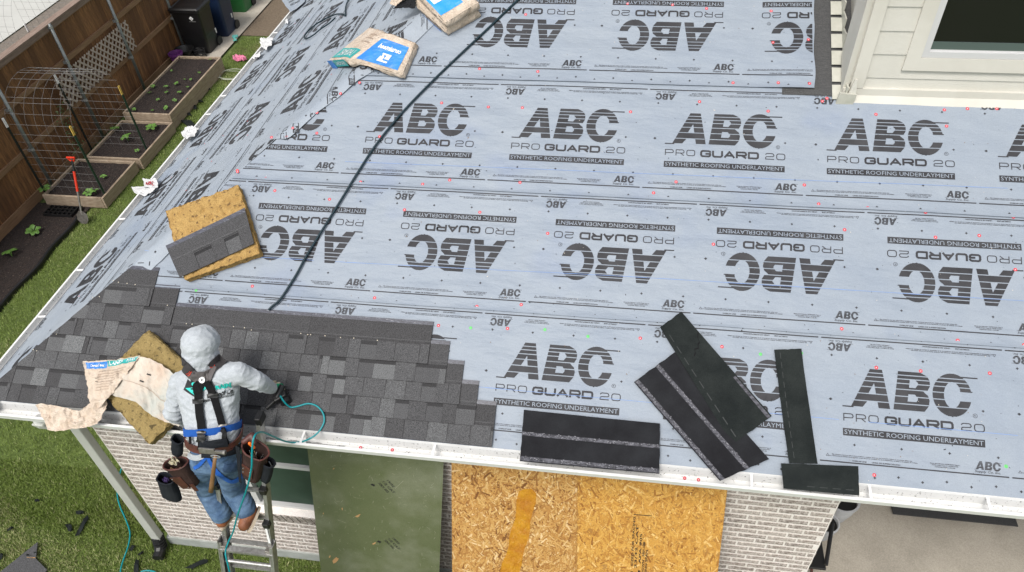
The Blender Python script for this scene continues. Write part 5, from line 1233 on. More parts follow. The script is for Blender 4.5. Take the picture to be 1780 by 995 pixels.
# widen right edge
obj('paper_flap', mA, m_kraft, wrp, smooth=False)
def patch(f, a0, a1, b0, b1, n, mat, nm, par, dn=.003, k1=14, k2=6):
    m = MB(); m.grid(lambda a, b: f(a0 + (a1 - a0) * a, b0 + (b1 - b0) * b, dn), k1, k2); return obj(nm, m, mat, par)
patch(fA, .04, .44, .03, .17, 0, m_label, 'blue_label', wrp); patch(fA, .46, .98, .02, .13, 0, m_teal, 'teal_label', wrp)
def ftext(txt, f, a0, a1, b0, b1, mat, par, nm='label_lettering', dn=.005, flip=False, bold=.03):
    q = textquads(txt, 1.0, 1.0, bold=bold); m = MB()
    for fc in q:
        P = []
        for x, y in fc:
            x2, y2 = (1 - x, 1 - y) if flip else (x, y); P.append(f(a0 + (a1 - a0) * x2, b1 + (b0 - b1) * y2, dn))
        m.poly(P)
    return obj(nm, m, mat, par)
ftext('CertainTeed', fA, .12, .40, .07, .13, m_white, wrp); ftext('LAND', fA, .50, .74, .03, .11, m_white, wrp); ftext('MARK', fA, .80, .97, .03, .10, m_white, wrp, bold=0)
mtx = M('faint_print', (.36, .27, .21), .8)
for k in range(8): ftext('SHINGLES BARDEAUX TEJAS INSTALLATION', fA, .30, .86 - .03 * k, .22 + .055 * k, .245 + .055 * k, mtx, wrp, 'fine_print', .004)
m = MB(); 
for a0, a1, b0, b1 in ((.24, .33, .36, .37), (.24, .33, .43, .44)): m.grid(lambda a, b: fA(a0 + (a1 - a0) * a, b0 + (b1 - b0) * b, .004), 4, 1)
obj('fine_print', m, m_blk, wrp)
mB, fB = spaper([(243, 620, .17), (262, 624, .165), (285, 636, .165), (326, 668, .17), (332, 700, .17)], [(190, 686, .145), (215, 693, .15), (240, 700, .15), (262, 722, .15), (312, 743, .15)], 34, 30, .020, 5, 8)
obj('paper_sheet', mB, M('kraft_inside', (.60, .53, .45), .75, var=(.52, .40, .31), vscale=5, var2=(.44, .45, .41), v2scale=3, bump=.018, bscale=12), wrp)
patch(fB, .25, .30, .30, .33, 0, m_blk, 'fine_print', wrp, .004, 3, 1); patch(fB, .24, .29, .50, .53, 0, m_blk, 'fine_print', wrp, .004, 3, 1); patch(fB, .05, .9, .60, .612, 0, mtx, 'fine_print', wrp, .004, 40, 1)
mC, fC = spaper([(66, 706, .085), (74, 702, .10), (110, 708, .13), (140, 716, .13), (151, 706, .13), (160, 699, .14), (186, 694, .15)], [(72, 716, .075), (84, 748, .09), (100, 751, .10), (125, 747, .10), (150, 744, .10), (172, 738, .10), (186, 714, .13)], 46, 18, .024, 9, 13)
obj('paper_tail', mC, m_kraft, wrp)

# ---- wrapped bundles
def wrapped(name, label, top, th, seed, core=True, rag=.35):
    """top: fn(t,w,dn)->point, t along 0..1, w across 0 (front) ..1 (back)"""
    ctr = top(.5, .5, -th); t = thing(name, label, 'bundle', ctr, 'wrapped shingle bundles on the roof')
    m = MB(); N = 60; W = 20
    def crease(p): return .004 * (1 - abs(noise.noise(p * 9 + Vector((seed, 0, 0)))) * 2) + .0022 * (1 - abs(noise.noise(Vector((p.x * 6, p.y * 30, seed)))) * 2)
    G = lambda a, b: (lambda p: p + NF * (crease(p) - .02 * max(0, 1 - min(a, 1 - a, b, 1 - b) / .05) ** 2))(top(a, b, .006))
    m.grid(G, N, W)
    def side(P0, n, depth):      # P0(k)-> (a,b), outward drop
        def f(a, c):
            aa, bb = P0(a); p = G(aa, bb); q = top(aa, bb, -th * depth(a)); ctrp = top(.5 if aa in (0, 1) else aa, .5, 0); d = (p - ctrp); d.normalize()
            x = p.lerp(q, c); return x + d * (.012 * math.sin(math.pi * c) + .008 * noise.noise(x * 22))
        return f
    dep = lambda ph: (lambda a: min(1, max(.12, .62 + rag * 1.6 * noise.noise(Vector((a * 5, ph, seed))))))
    m.grid(side(lambda a: (a, 0.0), N, dep(1)), N, 6); m.grid(side(lambda a: (1.0, a), W, lambda a: 1.0), W, 6); m.grid(side(lambda a: (1 - a, 1.0), N, lambda a: 1), N, 6); m.grid(side(lambda a: (0.0, 1 - a), W, lambda a: 1), W, 6)
    obj('paper_wrap', m, m_kraft, t, smooth=False)
    m = MB(); n = 30
    T = [[top(.012 + .976 * i / n, b, -.006) for i in range(n + 1)] for b in (.02, .98)]; Bt = [[top(.012 + .976 * i / n, b, -th) for i in range(n + 1)] for b in (.02, .98)]
    for i in range(n):
        m.poly([T[0][i], T[0][i + 1], T[1][i + 1], T[1][i]]); m.poly([Bt[0][i], Bt[0][i + 1], T[0][i + 1], T[0][i]]); m.poly([Bt[1][i + 1], Bt[1][i], T[1][i], T[1][i + 1]])
    m.poly([Bt[0][0], T[0][0], T[1][0], Bt[1][0]]); m.poly([Bt[0][n], Bt[1][n], T[1][n], T[0][n]])
    obj('shingle_stack', m, m_back, t)
    return t, (lambda a, b, dn=0.0: (lambda p: p + NF * dn)(G(a, b)))
FL, BLp = LF(6.296, 2.627, .1), LF(6.559, 3.051, .1); FM, BM = RF(-2.40, 3.15, .1), RF(-2.10, 3.42, .11); FR, BR = RF(-1.901, 3.011, .1), RF(-1.828, 3.323, .1)
# make the width run true: shift the back edge so the bundle is about .34 m wide
def top_mid(t, w, dn):
    f = [FL, FM, FR]; b = [BLp, BM, BR]
    def cur(P, t):
        k = .50
        if t < k: p = P[0].lerp(P[1], t / k)
        else: p = P[1].lerp(P[2], (t - k) / (1 - k))
        x = max(0, 1 - abs(t - k) / .13); return p - Vector((0, 0, 1)) * .018 * x * x
    bl = min(1, max(0, (t - .42) / .16)); nn = (NL * (1 - bl) + NF * bl).normalized()
    return cur(f, t).lerp(cur(b, t), w) + nn * (dn - .0)
tb, fM = wrapped('wrapped_bundle', 'kraft paper shingle bundle bent over the hip, blue and teal labels upside down', top_mid, .095, 2)
fMw = lambda a, b, dn=0.0: fM(a, b, dn)
patch(fM, .56, .955, .05, .78, 0, m_label, 'blue_label', tb, .003, 20, 14); patch(fM, .06, .50, .04, .34, 0, m_teal, 'teal_label', tb, .003, 20, 8)
ftext('certainteed', fM, .90, .63, .64, .50, m_white, tb, dn=.006) ; ftext('LANDMARK', fM, .46, .12, .29, .10, m_white, tb, dn=.006, bold=0)
def rect(f, a0, a1, b0, b1): 
    m = MB(); m.grid(lambda a, b: f(a0 + (a1 - a0) * a, b0 + (b1 - b0) * b, .006), 3, 3); return m
for a0, a1, b0, b1 in ((.73, .775, .14, .30), (.775, .83, .14, .19), (.785, .83, .24, .40), (.735, .785, .35, .40), (.745, .76, .20, .36)): obj('block_mark', rect(fM, a0, a1, b0, b1), m_white, tb)
for k in range(3): ftext('SHINGLES BARDEAUX TEJAS', fM, .48 - .02 * k, .28, .60 + .12 * k, .55 + .12 * k, mtx, tb, 'fine_print', .004)
# side labels on the lower left lip
def sidef(a, b, dn=0.0): return top_mid(a, 0, 0).lerp(top_mid(a, 0, -.09), b) + Vector((0, -1, .2)).normalized() * (.020 + dn) - Vector((.006, 0, 0))
m = MB(); m.grid(lambda a, b: sidef(-.01 + .13 * a, b * 1.0), 8, 4); obj('blue_label', m, m_label, tb); m = MB(); m.grid(lambda a, b: sidef(.13 + .30 * a, b * .8, .001 * math.sin(a * 20)), 16, 4); obj('teal_label', m, m_teal, tb)
ftext('LANDMARK', sidef, .16, .40, .2, .6, m_white, tb, dn=.003, bold=0)
# stack of two at the top edge
c0 = Vector((-1.562, 3.459)); e1 = Vector((math.cos(math.radians(38)), math.sin(math.radians(38)))); e2 = Vector((math.cos(math.radians(135)), math.sin(math.radians(135))))
def mk_top(c, ea, eb, n): return lambda t, w, dn: RF(*(lambda q: (q.x, q.y))(c + ea * (.98 * t) + eb * (.33 * w)), n + dn + .004 * noise.noise(Vector((t * 4, w * 2, n * 30))))
eL2 = Vector((math.cos(math.radians(139)), math.sin(math.radians(139)))); e1b = Vector((math.cos(math.radians(36)), math.sin(math.radians(36))))
tlow, fl_ = wrapped('wrapped_bundle', 'lower of the two stacked kraft paper bundles at the top edge of the photo', mk_top(Vector((-1.575, 3.455)), eL2, e1b, .10), .085, 5, rag=.1)
m = MB(); fs = lambda a, b, dn=0.0: fl_(a, 0, 0).lerp(fl_(a, 0, 0) - NF * .085, b) - Vector((eL2.y, -eL2.x * CA, 0)).normalized() * (0) + (fl_(a, 0, 0) - fl_(a, 1, 0)).normalized() * (.018 + dn)
m.grid(lambda a, b: fs(.06 + .26 * a, .62 + .36 * b), 10, 3); obj('blue_label', m, m_label, tlow)
m = MB(); m.grid(lambda a, b: fs(.07 + .20 * a, .22 + .2 * b, .001), 10, 3); obj('grey_label', m, mtx, tlow)
ttop, ft_ = wrapped('wrapped_bundle', 'upper of the two stacked kraft paper bundles, bright blue label on top', mk_top(c0, e2, e1, .205), .09, 7, rag=.2)
patch(ft_, .07, .62, .03, .70, 0, m_labell, 'blue_label', ttop, .003, 20, 14)
ftext('certainteed', ft_, .24, .60, .62, .44, m_white, ttop, dn=.006)
for a0, a1, b0, b1 in ((.20, .25, .10, .34), (.25, .33, .10, .18), (.27, .33, .22, .38), (.20, .27, .34, .40)): obj('block_mark', rect(ft_, a0, a1, b0, b1), m_white, ttop)
tw = thing('torn_paper', 'black and brown torn wrapper end sticking out left of the stacked bundles', 'wrapper', RP(700, 5, 0))
m, f_ = spaper([(682, -6, .05), (700, -8, .09), (722, -2, .10)], [(678, 9, .03), (700, 14, .04), (722, 12, .06)], 20, 12, .012, 4); obj('paper_tail', m, m_kraft, tw)
m, f_ = spaper([(700, 2, .12), (712, -4, .12), (724, 0, .12)], [(683, 17, .03), (704, 15, .06), (722, 16, .08)], 20, 12, .012, 6); obj('black_liner', m, m_back, tw)

# ---- hoses on the roof
def roofhose(name, label, pts, r, mat, f=RP, n0=.026, extra=None, cat='hose'):
    P = catmull([f(x, y, n0 + r) for x, y in pts] + (extra or []), 8); m = MB(); m.tube(P, r, 10); return obj(name, m, mat, loc=P[0], label=label, cat=cat, smooth=True)
roofhose('air_hose', 'dark teal air hose running diagonally down the underlayment to the shingles', [(467, 539), (473, 533), (484, 524), (494, 511), (503, 497), (516, 476), (530, 450), (549, 418), (571, 383), (597, 341), (622, 300), (655, 250), (700, 195), (750, 143), (800, 95), (850, 48), (895, 5), (930, -28)], .0095, m_hosed, cat='hose')
roofhose('air_hose', 'thin looped blue black hose on the left slope near its top', [(612, -22), (606, -2), (601, 12), (600, 27), (598, 25), (585, 25), (572, 30), (556, 38), (541, 49), (531, 60), (529, 66), (534, 67), (545, 61), (557, 51), (572, 41), (583, 31)], .0085, m_hosed, f=LP)

# ---- white paper scraps over the left gutter
def gscrap(label, pts, seed, h=.05, name='paper_scrap', mat=None):
    A, B = pts; a3 = [LP(x, y, n) for x, y, n in A]; b3 = [LP(x, y, n) for x, y, n in B]
    def f(a, b, dn=0.0):
        ia = a * (len(a3) - 1); k = min(int(ia), len(a3) - 2); p = a3[k].lerp(a3[k + 1], ia - k).lerp(b3[k].lerp(b3[k + 1], ia - k), b)
        return p + NL * (h * .8 * abs(noise.noise(p * 9 + Vector((seed, 0, 0)))) + dn) + Vector((.012 * noise.noise(Vector((a * 3, b * 3, seed))), .016 * noise.noise(Vector((b * 3, a * 3, seed))), 0))
    m = MB(); m.grid(f, 16, 12); c = f(.5, .5); t = thing(name, label, 'paper scrap', c, 'white paper scraps caught along the left gutter'); obj('paper', m, mat or m_paper, t); return t, f
g1, fg = gscrap('torn white paper printed in red with ABC, hanging over the left gutter', ([(250, 312, .06), (275, 312, .05)], [(252, 328, .05), (275, 326, .03)]), 1)
ftext('ABC', fg, .12, .75, .35, .80, M('red_print', (.45, .03, .04), .5), g1, dn=.006, bold=.03)
m, = (MB(),); a3 = [LP(x, y, .05) for x, y in ((228, 325), (250, 324), (272, 326))]; b3 = [LP(x, y, .03) for x, y in ((233, 335), (249, 341), (262, 336))]
m.grid(lambda a, b: (lambda ia, k: a3[k].lerp(a3[k + 1], ia - k).lerp(b3[k].lerp(b3[k + 1], ia - k), b) + NL * .02 * noise.noise(Vector((a * 4, b * 4, 1))))(a * 2, min(int(a * 2), 1)), 12, 8); obj('paper', m, m_paper, g1)
gscrap('largest plain white crumpled paper on the left gutter, beside the beds', ([(322, 224, .05), (335, 222, .06), (346, 224, .04)], [(317, 236, .04), (326, 244, .06), (338, 238, .04)]), 3, .09)
gscrap('white paper scrap on the left gutter opposite the teal label bundle', ([(455, 70, .04), (466, 66, .07), (476, 68, .04)], [(455, 84, .03), (463, 88, .05), (472, 80, .04)]), 4, .10)
gscrap('small white paper shred farther down the left gutter from the teal bundle', ([(444, 96, .03), (456, 90, .05)], [(441, 104, .03), (452, 100, .04)]), 5, .06)
gscrap('tiny white paper shred near the upper end of the left gutter', ([(497, 36, .03), (503, 34, .05)], [(495, 42, .03), (501, 42, .03)]), 6, .05)
g2, fg2 = gscrap('pale printed underlayment offcut poking over the far end of the left gutter', ([(490, 1, .05), (512, -12, .05), (530, -12, .04)], [(505, 22, .04), (515, 16, .04), (530, 4, .03)]), 7, .02, mat=m_sheetL)
for k in range(3): ftext('ABC Supply', fg2, .2, .75, .2 + .2 * k, .3 + .2 * k, m_ink, g2, dn=.006)

# ================================================================== LADDER
def lx(z, side): return (-2.50 if side else -2.915) - (3.3 - z) * .115
def ly(z): return 3.035 - (3.3 - z) * .232
lad = thing('extension_ladder', 'aluminium extension ladder standing on the lawn and leaning on the gutter under the worker', 'ladder', (lx(0, 0) + .2, ly(0), 0))
ztop = 3.36
for side in (0, 1):
    sg = 1 if side else -1
    for (za, zb, off, dy) in ((1.2, ztop, 0, 0), (0.02, 2.1, .028, -.045)):
        A = Vector((lx(za, side) + sg * off, ly(za) + dy, za)); B = Vector((lx(zb, side) + sg * off, ly(zb) + dy, zb)); m = MB()
        m.bar(A, B, .010, .078, up=(0, 1, 0)); m2 = Vector((-sg * .014, 0, 0))
        for e in (-.036, .036): m.bar(A + m2 + Vector((0, e, e * .23)), B + m2 + Vector((0, e, e * .23)), .026, .006, up=(0, 1, 0))
        obj('rail', m, m_alu, lad)
    m = MB(); T = Vector((lx(ztop, side), ly(ztop), ztop)); m.box(T + Vector((-sg * .006, 0, .0)), (.046, .092, .075)); bevel(obj('end_cap', m, m_blackp, lad), .008)
    m = MB(); T = Vector((lx(0, side) + sg * .03, ly(0) - .045, .035)); m.box(T, (.06, .14, .05)); bevel(obj('foot', m, m_blackp, lad), .008)
z = 1.41
while z < 3.2:
    m = MB(); m.tube([(lx(z, 0) + .008, ly(z), z), (lx(z, 1) - .008, ly(z), z)], .017, 10); m.box((lx(z, 0) + .207, ly(z), z + .013), (.38, .030, .008)); obj('rung', m, m_alu, lad); z += .305
z = .31
while z < 2.05:
    m = MB(); m.tube([(lx(z, 0) - .020, ly(z) - .045, z), (lx(z, 1) + .020, ly(z) - .045, z)], .017, 10); obj('rung', m, m_alu, lad); z += .305
for z in (2.02, 2.33, 2.70):
    for side in (0, 1):
        sg = 1 if side else -1; m = MB(); m.box((lx(z, side) - sg * .012, ly(z) - .05, z), (.05, .055, .06)); m.tube([(lx(z, side) - sg * .045, ly(z) - .055, z + .01), (lx(z, side) + sg * .02, ly(z) - .055, z + .01)], .012, 8); bevel(obj('rung_lock', m, m_blackp if z != 2.02 else m_steel, lad), .004)
m = MB(); m.bar((lx(2.0, 0) - .03, ly(2.0) - .06, 2.0), (lx(2.0, 1) + .03, ly(2.0) - .06, 2.0), .05, .030); obj('spreader', m, m_alu, lad)
m = MB(); q = Vector((lx(2.2, 1) - .018, ly(2.2) - .043, 2.2)); m.box(q, (.018, .004, .20), Matrix.Rotation(-.23, 3, 'X')); obj('sticker', m, m_white, lad)

# ================================================================== THE WORKER
def V3(px, py, y): return PY(px, py, y)
pel, waist, chest, sho, neck, head = V3(372, 797, 2.82), V3(371, 752, 2.88), V3(363, 695, 3.03), V3(361, 657, 3.12), V3(355, 637, 3.17), V3(351, 606, 3.22)
shL, shR = V3(314, 665, 3.12), V3(415, 649, 3.11); elL, elR = V3(303, 716, 3.02), V3(449, 664, 3.14); haL, haR = V3(330, 738, 3.20), V3(474, 676, 3.33)
hipL, hipR, knL, knR, anL, anR = V3(350, 803, 2.83), V3(395, 800, 2.83), V3(362, 850, 2.89), V3(407, 850, 2.88), V3(384, 893, 2.79), V3(426, 884, 2.80)
person = thing('person', 'roofer in a grey hooded top, harness, tool belt and jeans standing on the ladder', 'person', (hipL + hipR) / 2 - Vector((0, 0, .8)))
def cap_(m, a, b, ra, rb, n=14, sx=1.0):
    a, b = Vector(a), Vector(b); d = (b - a).normalized(); P = []; R_ = []
    for k in range(4): t = math.pi / 2 * k / 4; P.append(a - d * ra * math.cos(t)); R_.append(max(.002, ra * math.sin(t)))
    P += [a, b]; R_ += [ra, rb]
    for k in range(3, -1, -1): t = math.pi / 2 * k / 4; P.append(b + d * rb * math.cos(t)); R_.append(max(.002, rb * math.sin(t)))
    m.tube(P, R_, n, sx=sx)
def remesh(name, m, vox, sm, mats, parent, fn=None, kind=None, smooth=True):
    me = m.mesh('tmp'); o = bpy.data.objects.new('tmp', me); COL.objects.link(o)
    r = o.modifiers.new('r', 'REMESH'); r.mode = 'VOXEL'; r.voxel_size = vox; s = o.modifiers.new('s', 'SMOOTH'); s.iterations = sm; s.factor = .5
    bpy.context.view_layer.update(); dg = bpy.context.evaluated_depsgraph_get(); me2 = bpy.data.meshes.new_from_object(o.evaluated_get(dg)); bpy.data.objects.remove(o)
    base = wloc(parent); vs_ = [v.co.copy() for v in me2.vertices]; ns = [v.normal.copy() for v in me2.vertices]
    for v, c, n in zip(me2.vertices, vs_, ns):
        if fn: c = fn(c, n)
        v.co = c - base
    me2.polygons.foreach_set('use_smooth', [smooth] * len(me2.polygons)); me2.update(); me2.materials.clear()
    o = link(name, me2, mats, parent)
    bv = BVHTree.FromPolygons([tuple(v.co + base) for v in me2.vertices], [tuple(p.vertices) for p in me2.polygons])
    return o, bv
SPX = Vector((1, .02, .10)).normalized()
sec = [(pel - Vector((0, 0, .03)), .155, .125), (waist - Vector((0, 0, .04)), .180, .130), (waist, .186, .130), (waist.lerp(chest, .5), .196, .134), (chest, .218, .136), (chest.lerp(sho, .6), .228, .126), (sho, .195, .105), (neck, .085, .085)]
def ring(i_t, ex=0.0, n=28):
    i = min(int(i_t), len(sec) - 2); f = i_t - i; c = sec[i][0].lerp(sec[i + 1][0], f); a = sec[i][1] * (1 - f) + sec[i + 1][1] * f + ex; b = sec[i][2] * (1 - f) + sec[i + 1][2] * f + ex
    up = (sec[min(i + 1, len(sec) - 1)][0] - sec[max(i, 0)][0]).normalized(); X = (SPX - up * SPX.dot(up)).normalized(); D = up.cross(X)
    return [c + X * a * math.copysign(abs(math.cos(t)) ** .85, math.cos(t)) + D * b * math.copysign(abs(math.sin(t)) ** .85, math.sin(t)) for t in [2 * math.pi * k / n for k in range(n)]]
# body (mostly covered): one continuous figure with head, face, arms, hands, legs
m = MB(); m.loft([ring(k * .5, -.022) for k in range(15)])
hd = (head - neck).normalized(); hX = Vector((1, 0, 0)); hF = Vector((0, 1, 0)); hF = (hF - hd * hF.dot(hd)).normalized(); hX = hF.cross(hd)
def HB(x, f, u): return head + hX * x + hF * f + hd * u
cap_(m, neck - hd * .05, head - hd * .03, .058, .056)
cap_(m, HB(0, -.012, .03), HB(0, .012, .02), .092, .088); cap_(m, HB(0, .045, -.06), HB(0, .03, -.02), .050, .070)
cap_(m, HB(0, .100, .012), HB(0, .118, -.018), .011, .014, 8); cap_(m, HB(-.022, .094, -.052), HB(.022, .094, -.052), .007, .007, 8); cap_(m, HB(-.02, .088, -.062), HB(.02, .088, -.062), .007, .007, 8)
for sx in (-1, 1): cap_(m, HB(sx * .090, 0, .012), HB(sx * .094, .0, -.022), .014, .010, 8); cap_(m, HB(sx * .034, .086, .022), HB(sx * .028, .086, .022), .012, .012, 8)
for S_, E_, H_ in ((shL, elL, haL), (shR, elR, haR)): cap_(m, S_, E_, .046, .040); cap_(m, E_, H_, .040, .028)
for S_, E_, H_ in ((hipL, knL, anL), (hipR, knR, anR)): cap_(m, S_, E_, .078, .055); cap_(m, E_, H_, .052, .038)
def hand(m, W, fwd, dn, side, r=.0088, curl=.9, grow=1.0):
    """palm and five separate bent fingers; fwd = towards the knuckles, dn = palm side, side = towards the thumb"""
    fwd, dn, side = fwd.normalized(), dn.normalized(), side.normalized()
    for o_ in (-.028, -.010, .010, .028): cap_(m, W + side * o_ * .7, W + fwd * .085 + side * o_, .016 * grow, .014 * grow, 8)
    for o_, L_ in ((.030, .072), (.010, .082), (-.010, .076), (-.029, .060)):
        p = W + fwd * .088 + side * o_; c = curl * (1.0 + .1 * math.sin(o_ * 90)); a = 0
        for k, fr in enumerate((.45, .32, .25)):
            a += c * (.45 + .25 * k); q = p + (fwd * math.cos(a) + dn * math.sin(a)) * L_ * fr; cap_(m, p, q, r * (1.1 - .1 * k) * grow, r * (1.0 - .1 * k) * grow, 7); p = q
    p = W + fwd * .025 + side * .034; q = p + (side * .75 + fwd * .6 + dn * .3).normalized() * .038; cap_(m, p, q, .0125 * grow, .0105 * grow, 7); q2 = q + (fwd * .8 + side * .1 + dn * .55).normalized() * .032; cap_(m, q, q2, .0105 * grow, .009 * grow, 7)
fR = (haR - elR).normalized(); fL_ = (haL - elL).normalized()
fR2 = (fR + Vector((.5, .3, .25))).normalized()
hand(m, haR, fR2, -NF, Vector((-.4, 1, .3)).cross(Vector((0, 0, 0))) if False else (NF.cross(fR2)), .0075); hand(m, haL, fL_, Vector((.3, .6, -.6)), Vector((1, .2, .2)), .0075)
for an, toe in ((anL, Vector((0, 1, -.25))), (anR, Vector((-.35, -.15, -.9)))): cap_(m, an, an + toe.normalized() * .16 - Vector((0, 0, .05)), .035, .03)
body, bvb = remesh('body', m, .0075, 3, m_skin, person)
for sx in (-1, 1):
    m = MB(); m.sphere(HB(sx * .031, .093, .022), .0115, 10); obj('eye', m, m_white, person, smooth=True)
m = MB(); cap_(m, HB(0, -.03, .05), HB(0, .02, .055), .088, .080); obj('hair', m, m_hair, person, smooth=True)
# hooded top
m = MB(); m.loft([ring(1.75 + k * .25, .004) for k in range(22)])
for S_, E_, H_, w in ((shL, elL, haL, 0), (shR, elR, haR, 1)):
    cap_(m, sho.lerp(S_, .45), S_, .095, .078); cap_(m, S_, E_, .080, .062 if w else .070); cap_(m, E_, E_.lerp(H_, .88), .064 if w else .072, .044)
cap_(m, HB(0, -.022, .052), HB(0, .02, .05), .128, .118, 20); cap_(m, HB(0, -.03, -.07), HB(0, -.01, .01), .100, .118, 18); cap_(m, neck + Vector((0, -.03, -.05)), HB(0, -.03, -.04), .122, .122, 18); cap_(m, sho + Vector((-.09, 0, 0)), sho + Vector((.09, 0, .02)), .085, .085)
def wrinkle(c, n):
    a = noise.noise(Vector((c.x * 5, c.y * 5, c.z * 9)))
    rd = lambda v: max(0.0, 1 - abs(v) * 3.4) ** 1.5
    w = Vector((c.x * 6 + a * .8, c.y * 5, c.z * 15 + c.x * 5)); f1 = rd(noise.noise(w)); f2 = rd(noise.noise(Vector((c.x * 15 - c.z * 9, c.y * 12, c.z * 24 + a * 2)))); k = .55
    for E_ in (elL, elR): k += 1.2 * max(0, 1 - (c - E_).length / .15)
    k += .9 * max(0, 1 - (c - waist).length / .20)
    if (c - head).length < .2:
        q = c - head; f1 = rd(noise.noise(Vector((q.x * 6, 2.0, (q.z * .8 + q.y * .6) * 26 + 5 * q.x + 2.2 * noise.noise(Vector((q.x * 9, q.z * 5, 1))))))); k = .38 + .7 * max(0, -q.dot(hd) / .1)
    return c + n * (.0100 * k * f1 + .0040 * f2 - .002 + .004 * a)
hoodie, bvh = remesh('hooded_top', m, .0075, 4, m_hood, person, wrinkle)
# hood opening shadow (face side)
# jeans
m = MB(); m.loft([ring(k * .25, .002) for k in range(0, 8)]); cap_(m, pel + Vector((-.07, 0, -.02)), pel + Vector((.07, 0, .0)), .122, .122, 20)
for S_, E_, H_ in ((hipL, knL, anL), (hipR, knR, anR)): cap_(m, S_, E_, .104, .088, 18); cap_(m, E_, E_.lerp(H_, .97), .090, .084, 18)
def dw(c, n):
    r1 = 1 - abs(noise.noise(Vector((c.x * 9, c.y * 7, c.z * 26)))) * 2.2; k = 1 + 1.2 * max(0, 1 - min((c - knL).length, (c - knR).length) / .13); return c + n * (.0042 * k * r1 + .004 * noise.noise(c * 8))
jeans, bvj = remesh('jeans', m, .008, 3, m_jean, person, dw)
# boots
for an, heel, toe, nm_ in ((anL, anL + Vector((0, -.03, -.07)), anL + Vector((0.0, .20, -.10)), 'L'), (anR, anR + Vector((.035, .01, -.03)), V3(424, 913, 2.70), 'R')):
    m = MB(); f = (toe - heel).normalized(); up = (an - heel); up = (up - f * up.dot(f)).normalized(); s_ = f.cross(up)
    cap_(m, an + Vector((0, 0, .01)), an.lerp(heel, .6), .052, .052, 16); cap_(m, heel, heel.lerp(toe, .45), .050, .052, 14); cap_(m, heel.lerp(toe, .45), toe, .052, .047, 14); cap_(m, an.lerp(heel, .5), heel.lerp(toe, .5) + up * .01, .052, .044, 14)
    b_, _ = remesh('boot', m, .006, 4, m_boot, person, lambda c, n: c + n * .0022 * noise.noise(c * 30))
    m = MB(); base_ = heel.lerp(toe, .5) - up * .046; L_ = (toe - heel).length / 2 + .045; pts = []
    for k in range(20):
        a = 2 * math.pi * k / 20; w_ = .044 + .010 * math.cos(a); pts.append(base_ + f * L_ * math.cos(a) + s_ * w_ * math.sin(a))
    m.prism(pts, -up * .020); obj('sole', m, m_sole, b_)
    for k in range(5):
        q = an.lerp(heel, .5).lerp(heel.lerp(toe, .62), k / 5) + up * .050; m = MB(); m.tube([q - s_ * .022, q + up * .006, q + s_ * .022], .0028, 6); obj('lace', m, m_yel, b_)
# gloves
m = MB(); hand(m, haR, fR2, -NF, NF.cross(fR2), .0088, grow=1.12); gl_, bvg = remesh('glove', m, .0042, 2, [m_glove], person)
m = MB(); m.tube([haR + fR2 * .012 + NF * .012, haR + fR2 * .055 + NF * .016, haR + fR2 * .10 + NF * .012], [.022, .026, .02], 10); obj('glove_back', m, m_gg, gl_, smooth=True)
m = MB(); hand(m, haL, fL_, Vector((.3, .6, -.6)), Vector((1, .2, .2)), .0088, grow=1.12); remesh('glove', m, .0042, 2, [m_glove], person)

def hit(bvs, px, py):
    d = ray(px, py).normalized(); best = None
    for b in bvs:
        r_ = b.ray_cast(CAM, d)
        if r_[0] is not None and (best is None or r_[3] < best[2]): best = (r_[0], r_[1] if r_[1].dot(d) < 0 else -r_[1], r_[3])
    return best
BV = [bvh, bvj, bvb]
def strap(name, pts, wpx, mat, off=.006, th=.004, par=None, bvs=None, nseg=10, label=None):
    bvs = bvs or BV; P = catmull([Vector((x, y, 0)) for x, y in pts], nseg); rows = []; lasts = None
    for i, p in enumerate(P):
        t = (P[min(i + 1, len(P) - 1)] - P[max(i - 1, 0)]); t = t.normalized(); s_ = Vector((-t.y, t.x, 0)); w = wpx if not isinstance(wpx, (tuple, list)) else wpx[0] + (wpx[1] - wpx[0]) * i / (len(P) - 1)
        row = []
        for k in (-.5, -.25, 0, .25, .5):
            h = hit(bvs, p.x + s_.x * w * k, p.y + s_.y * w * k)
            row.append(h)
        good = [h for h in row if h]
        if not good: continue
        row = [h or min(good, key=lambda g: 0) for h in row]; nn = sum((h[1] for h in row), Vector()).normalized(); rows.append([(h[0] + nn * off, h[0] + nn * (off + th)) for h in row])
    if len(rows) < 2: return None
    # smooth along the path
    for _ in range(3):
        rows = [[tuple((rows[max(i - 1, 0)][k][j] + rows[i][k][j] * 2 + rows[min(i + 1, len(rows) - 1)][k][j]) / 4 for j in (0, 1)) for k in range(5)] for i in range(len(rows))]
    m = MB(); loops = [[r[k][1] for k in range(5)] + [r[4 - k][0] for k in range(5)] for r in rows]; m.loft(loops)
    o = obj(name, m, mat, par or person, label=label); return o
def ppoly(name, pts, mat, off=.003, par=None, sub=3, bvs=None):
    """flat print: polygon given in photo pixels, laid on the cloth"""
    m = MB(); bm = bmesh.new(); bm.faces.new([bm.verts.new((x, y, 0)) for x, y in pts]); bmesh.ops.triangulate(bm, faces=bm.faces[:]); bmesh.ops.subdivide_edges(bm, edges=bm.edges[:], cuts=sub, use_grid_fill=True); bmesh.ops.triangulate(bm, faces=bm.faces[:])
    bm.verts.ensure_lookup_table(); bm.verts.index_update(); ok = []
    for v in bm.verts:
        h = hit(bvs or BV, v.co.x, v.co.y); ok.append(m.addv(h[0] + h[1] * off) if h else None)
    for f in bm.faces:
        i = [ok[v.index] for v in f.verts]
        if None not in i: m.face(i)
    bm.free(); return obj(name, m, mat, par or hoodie)
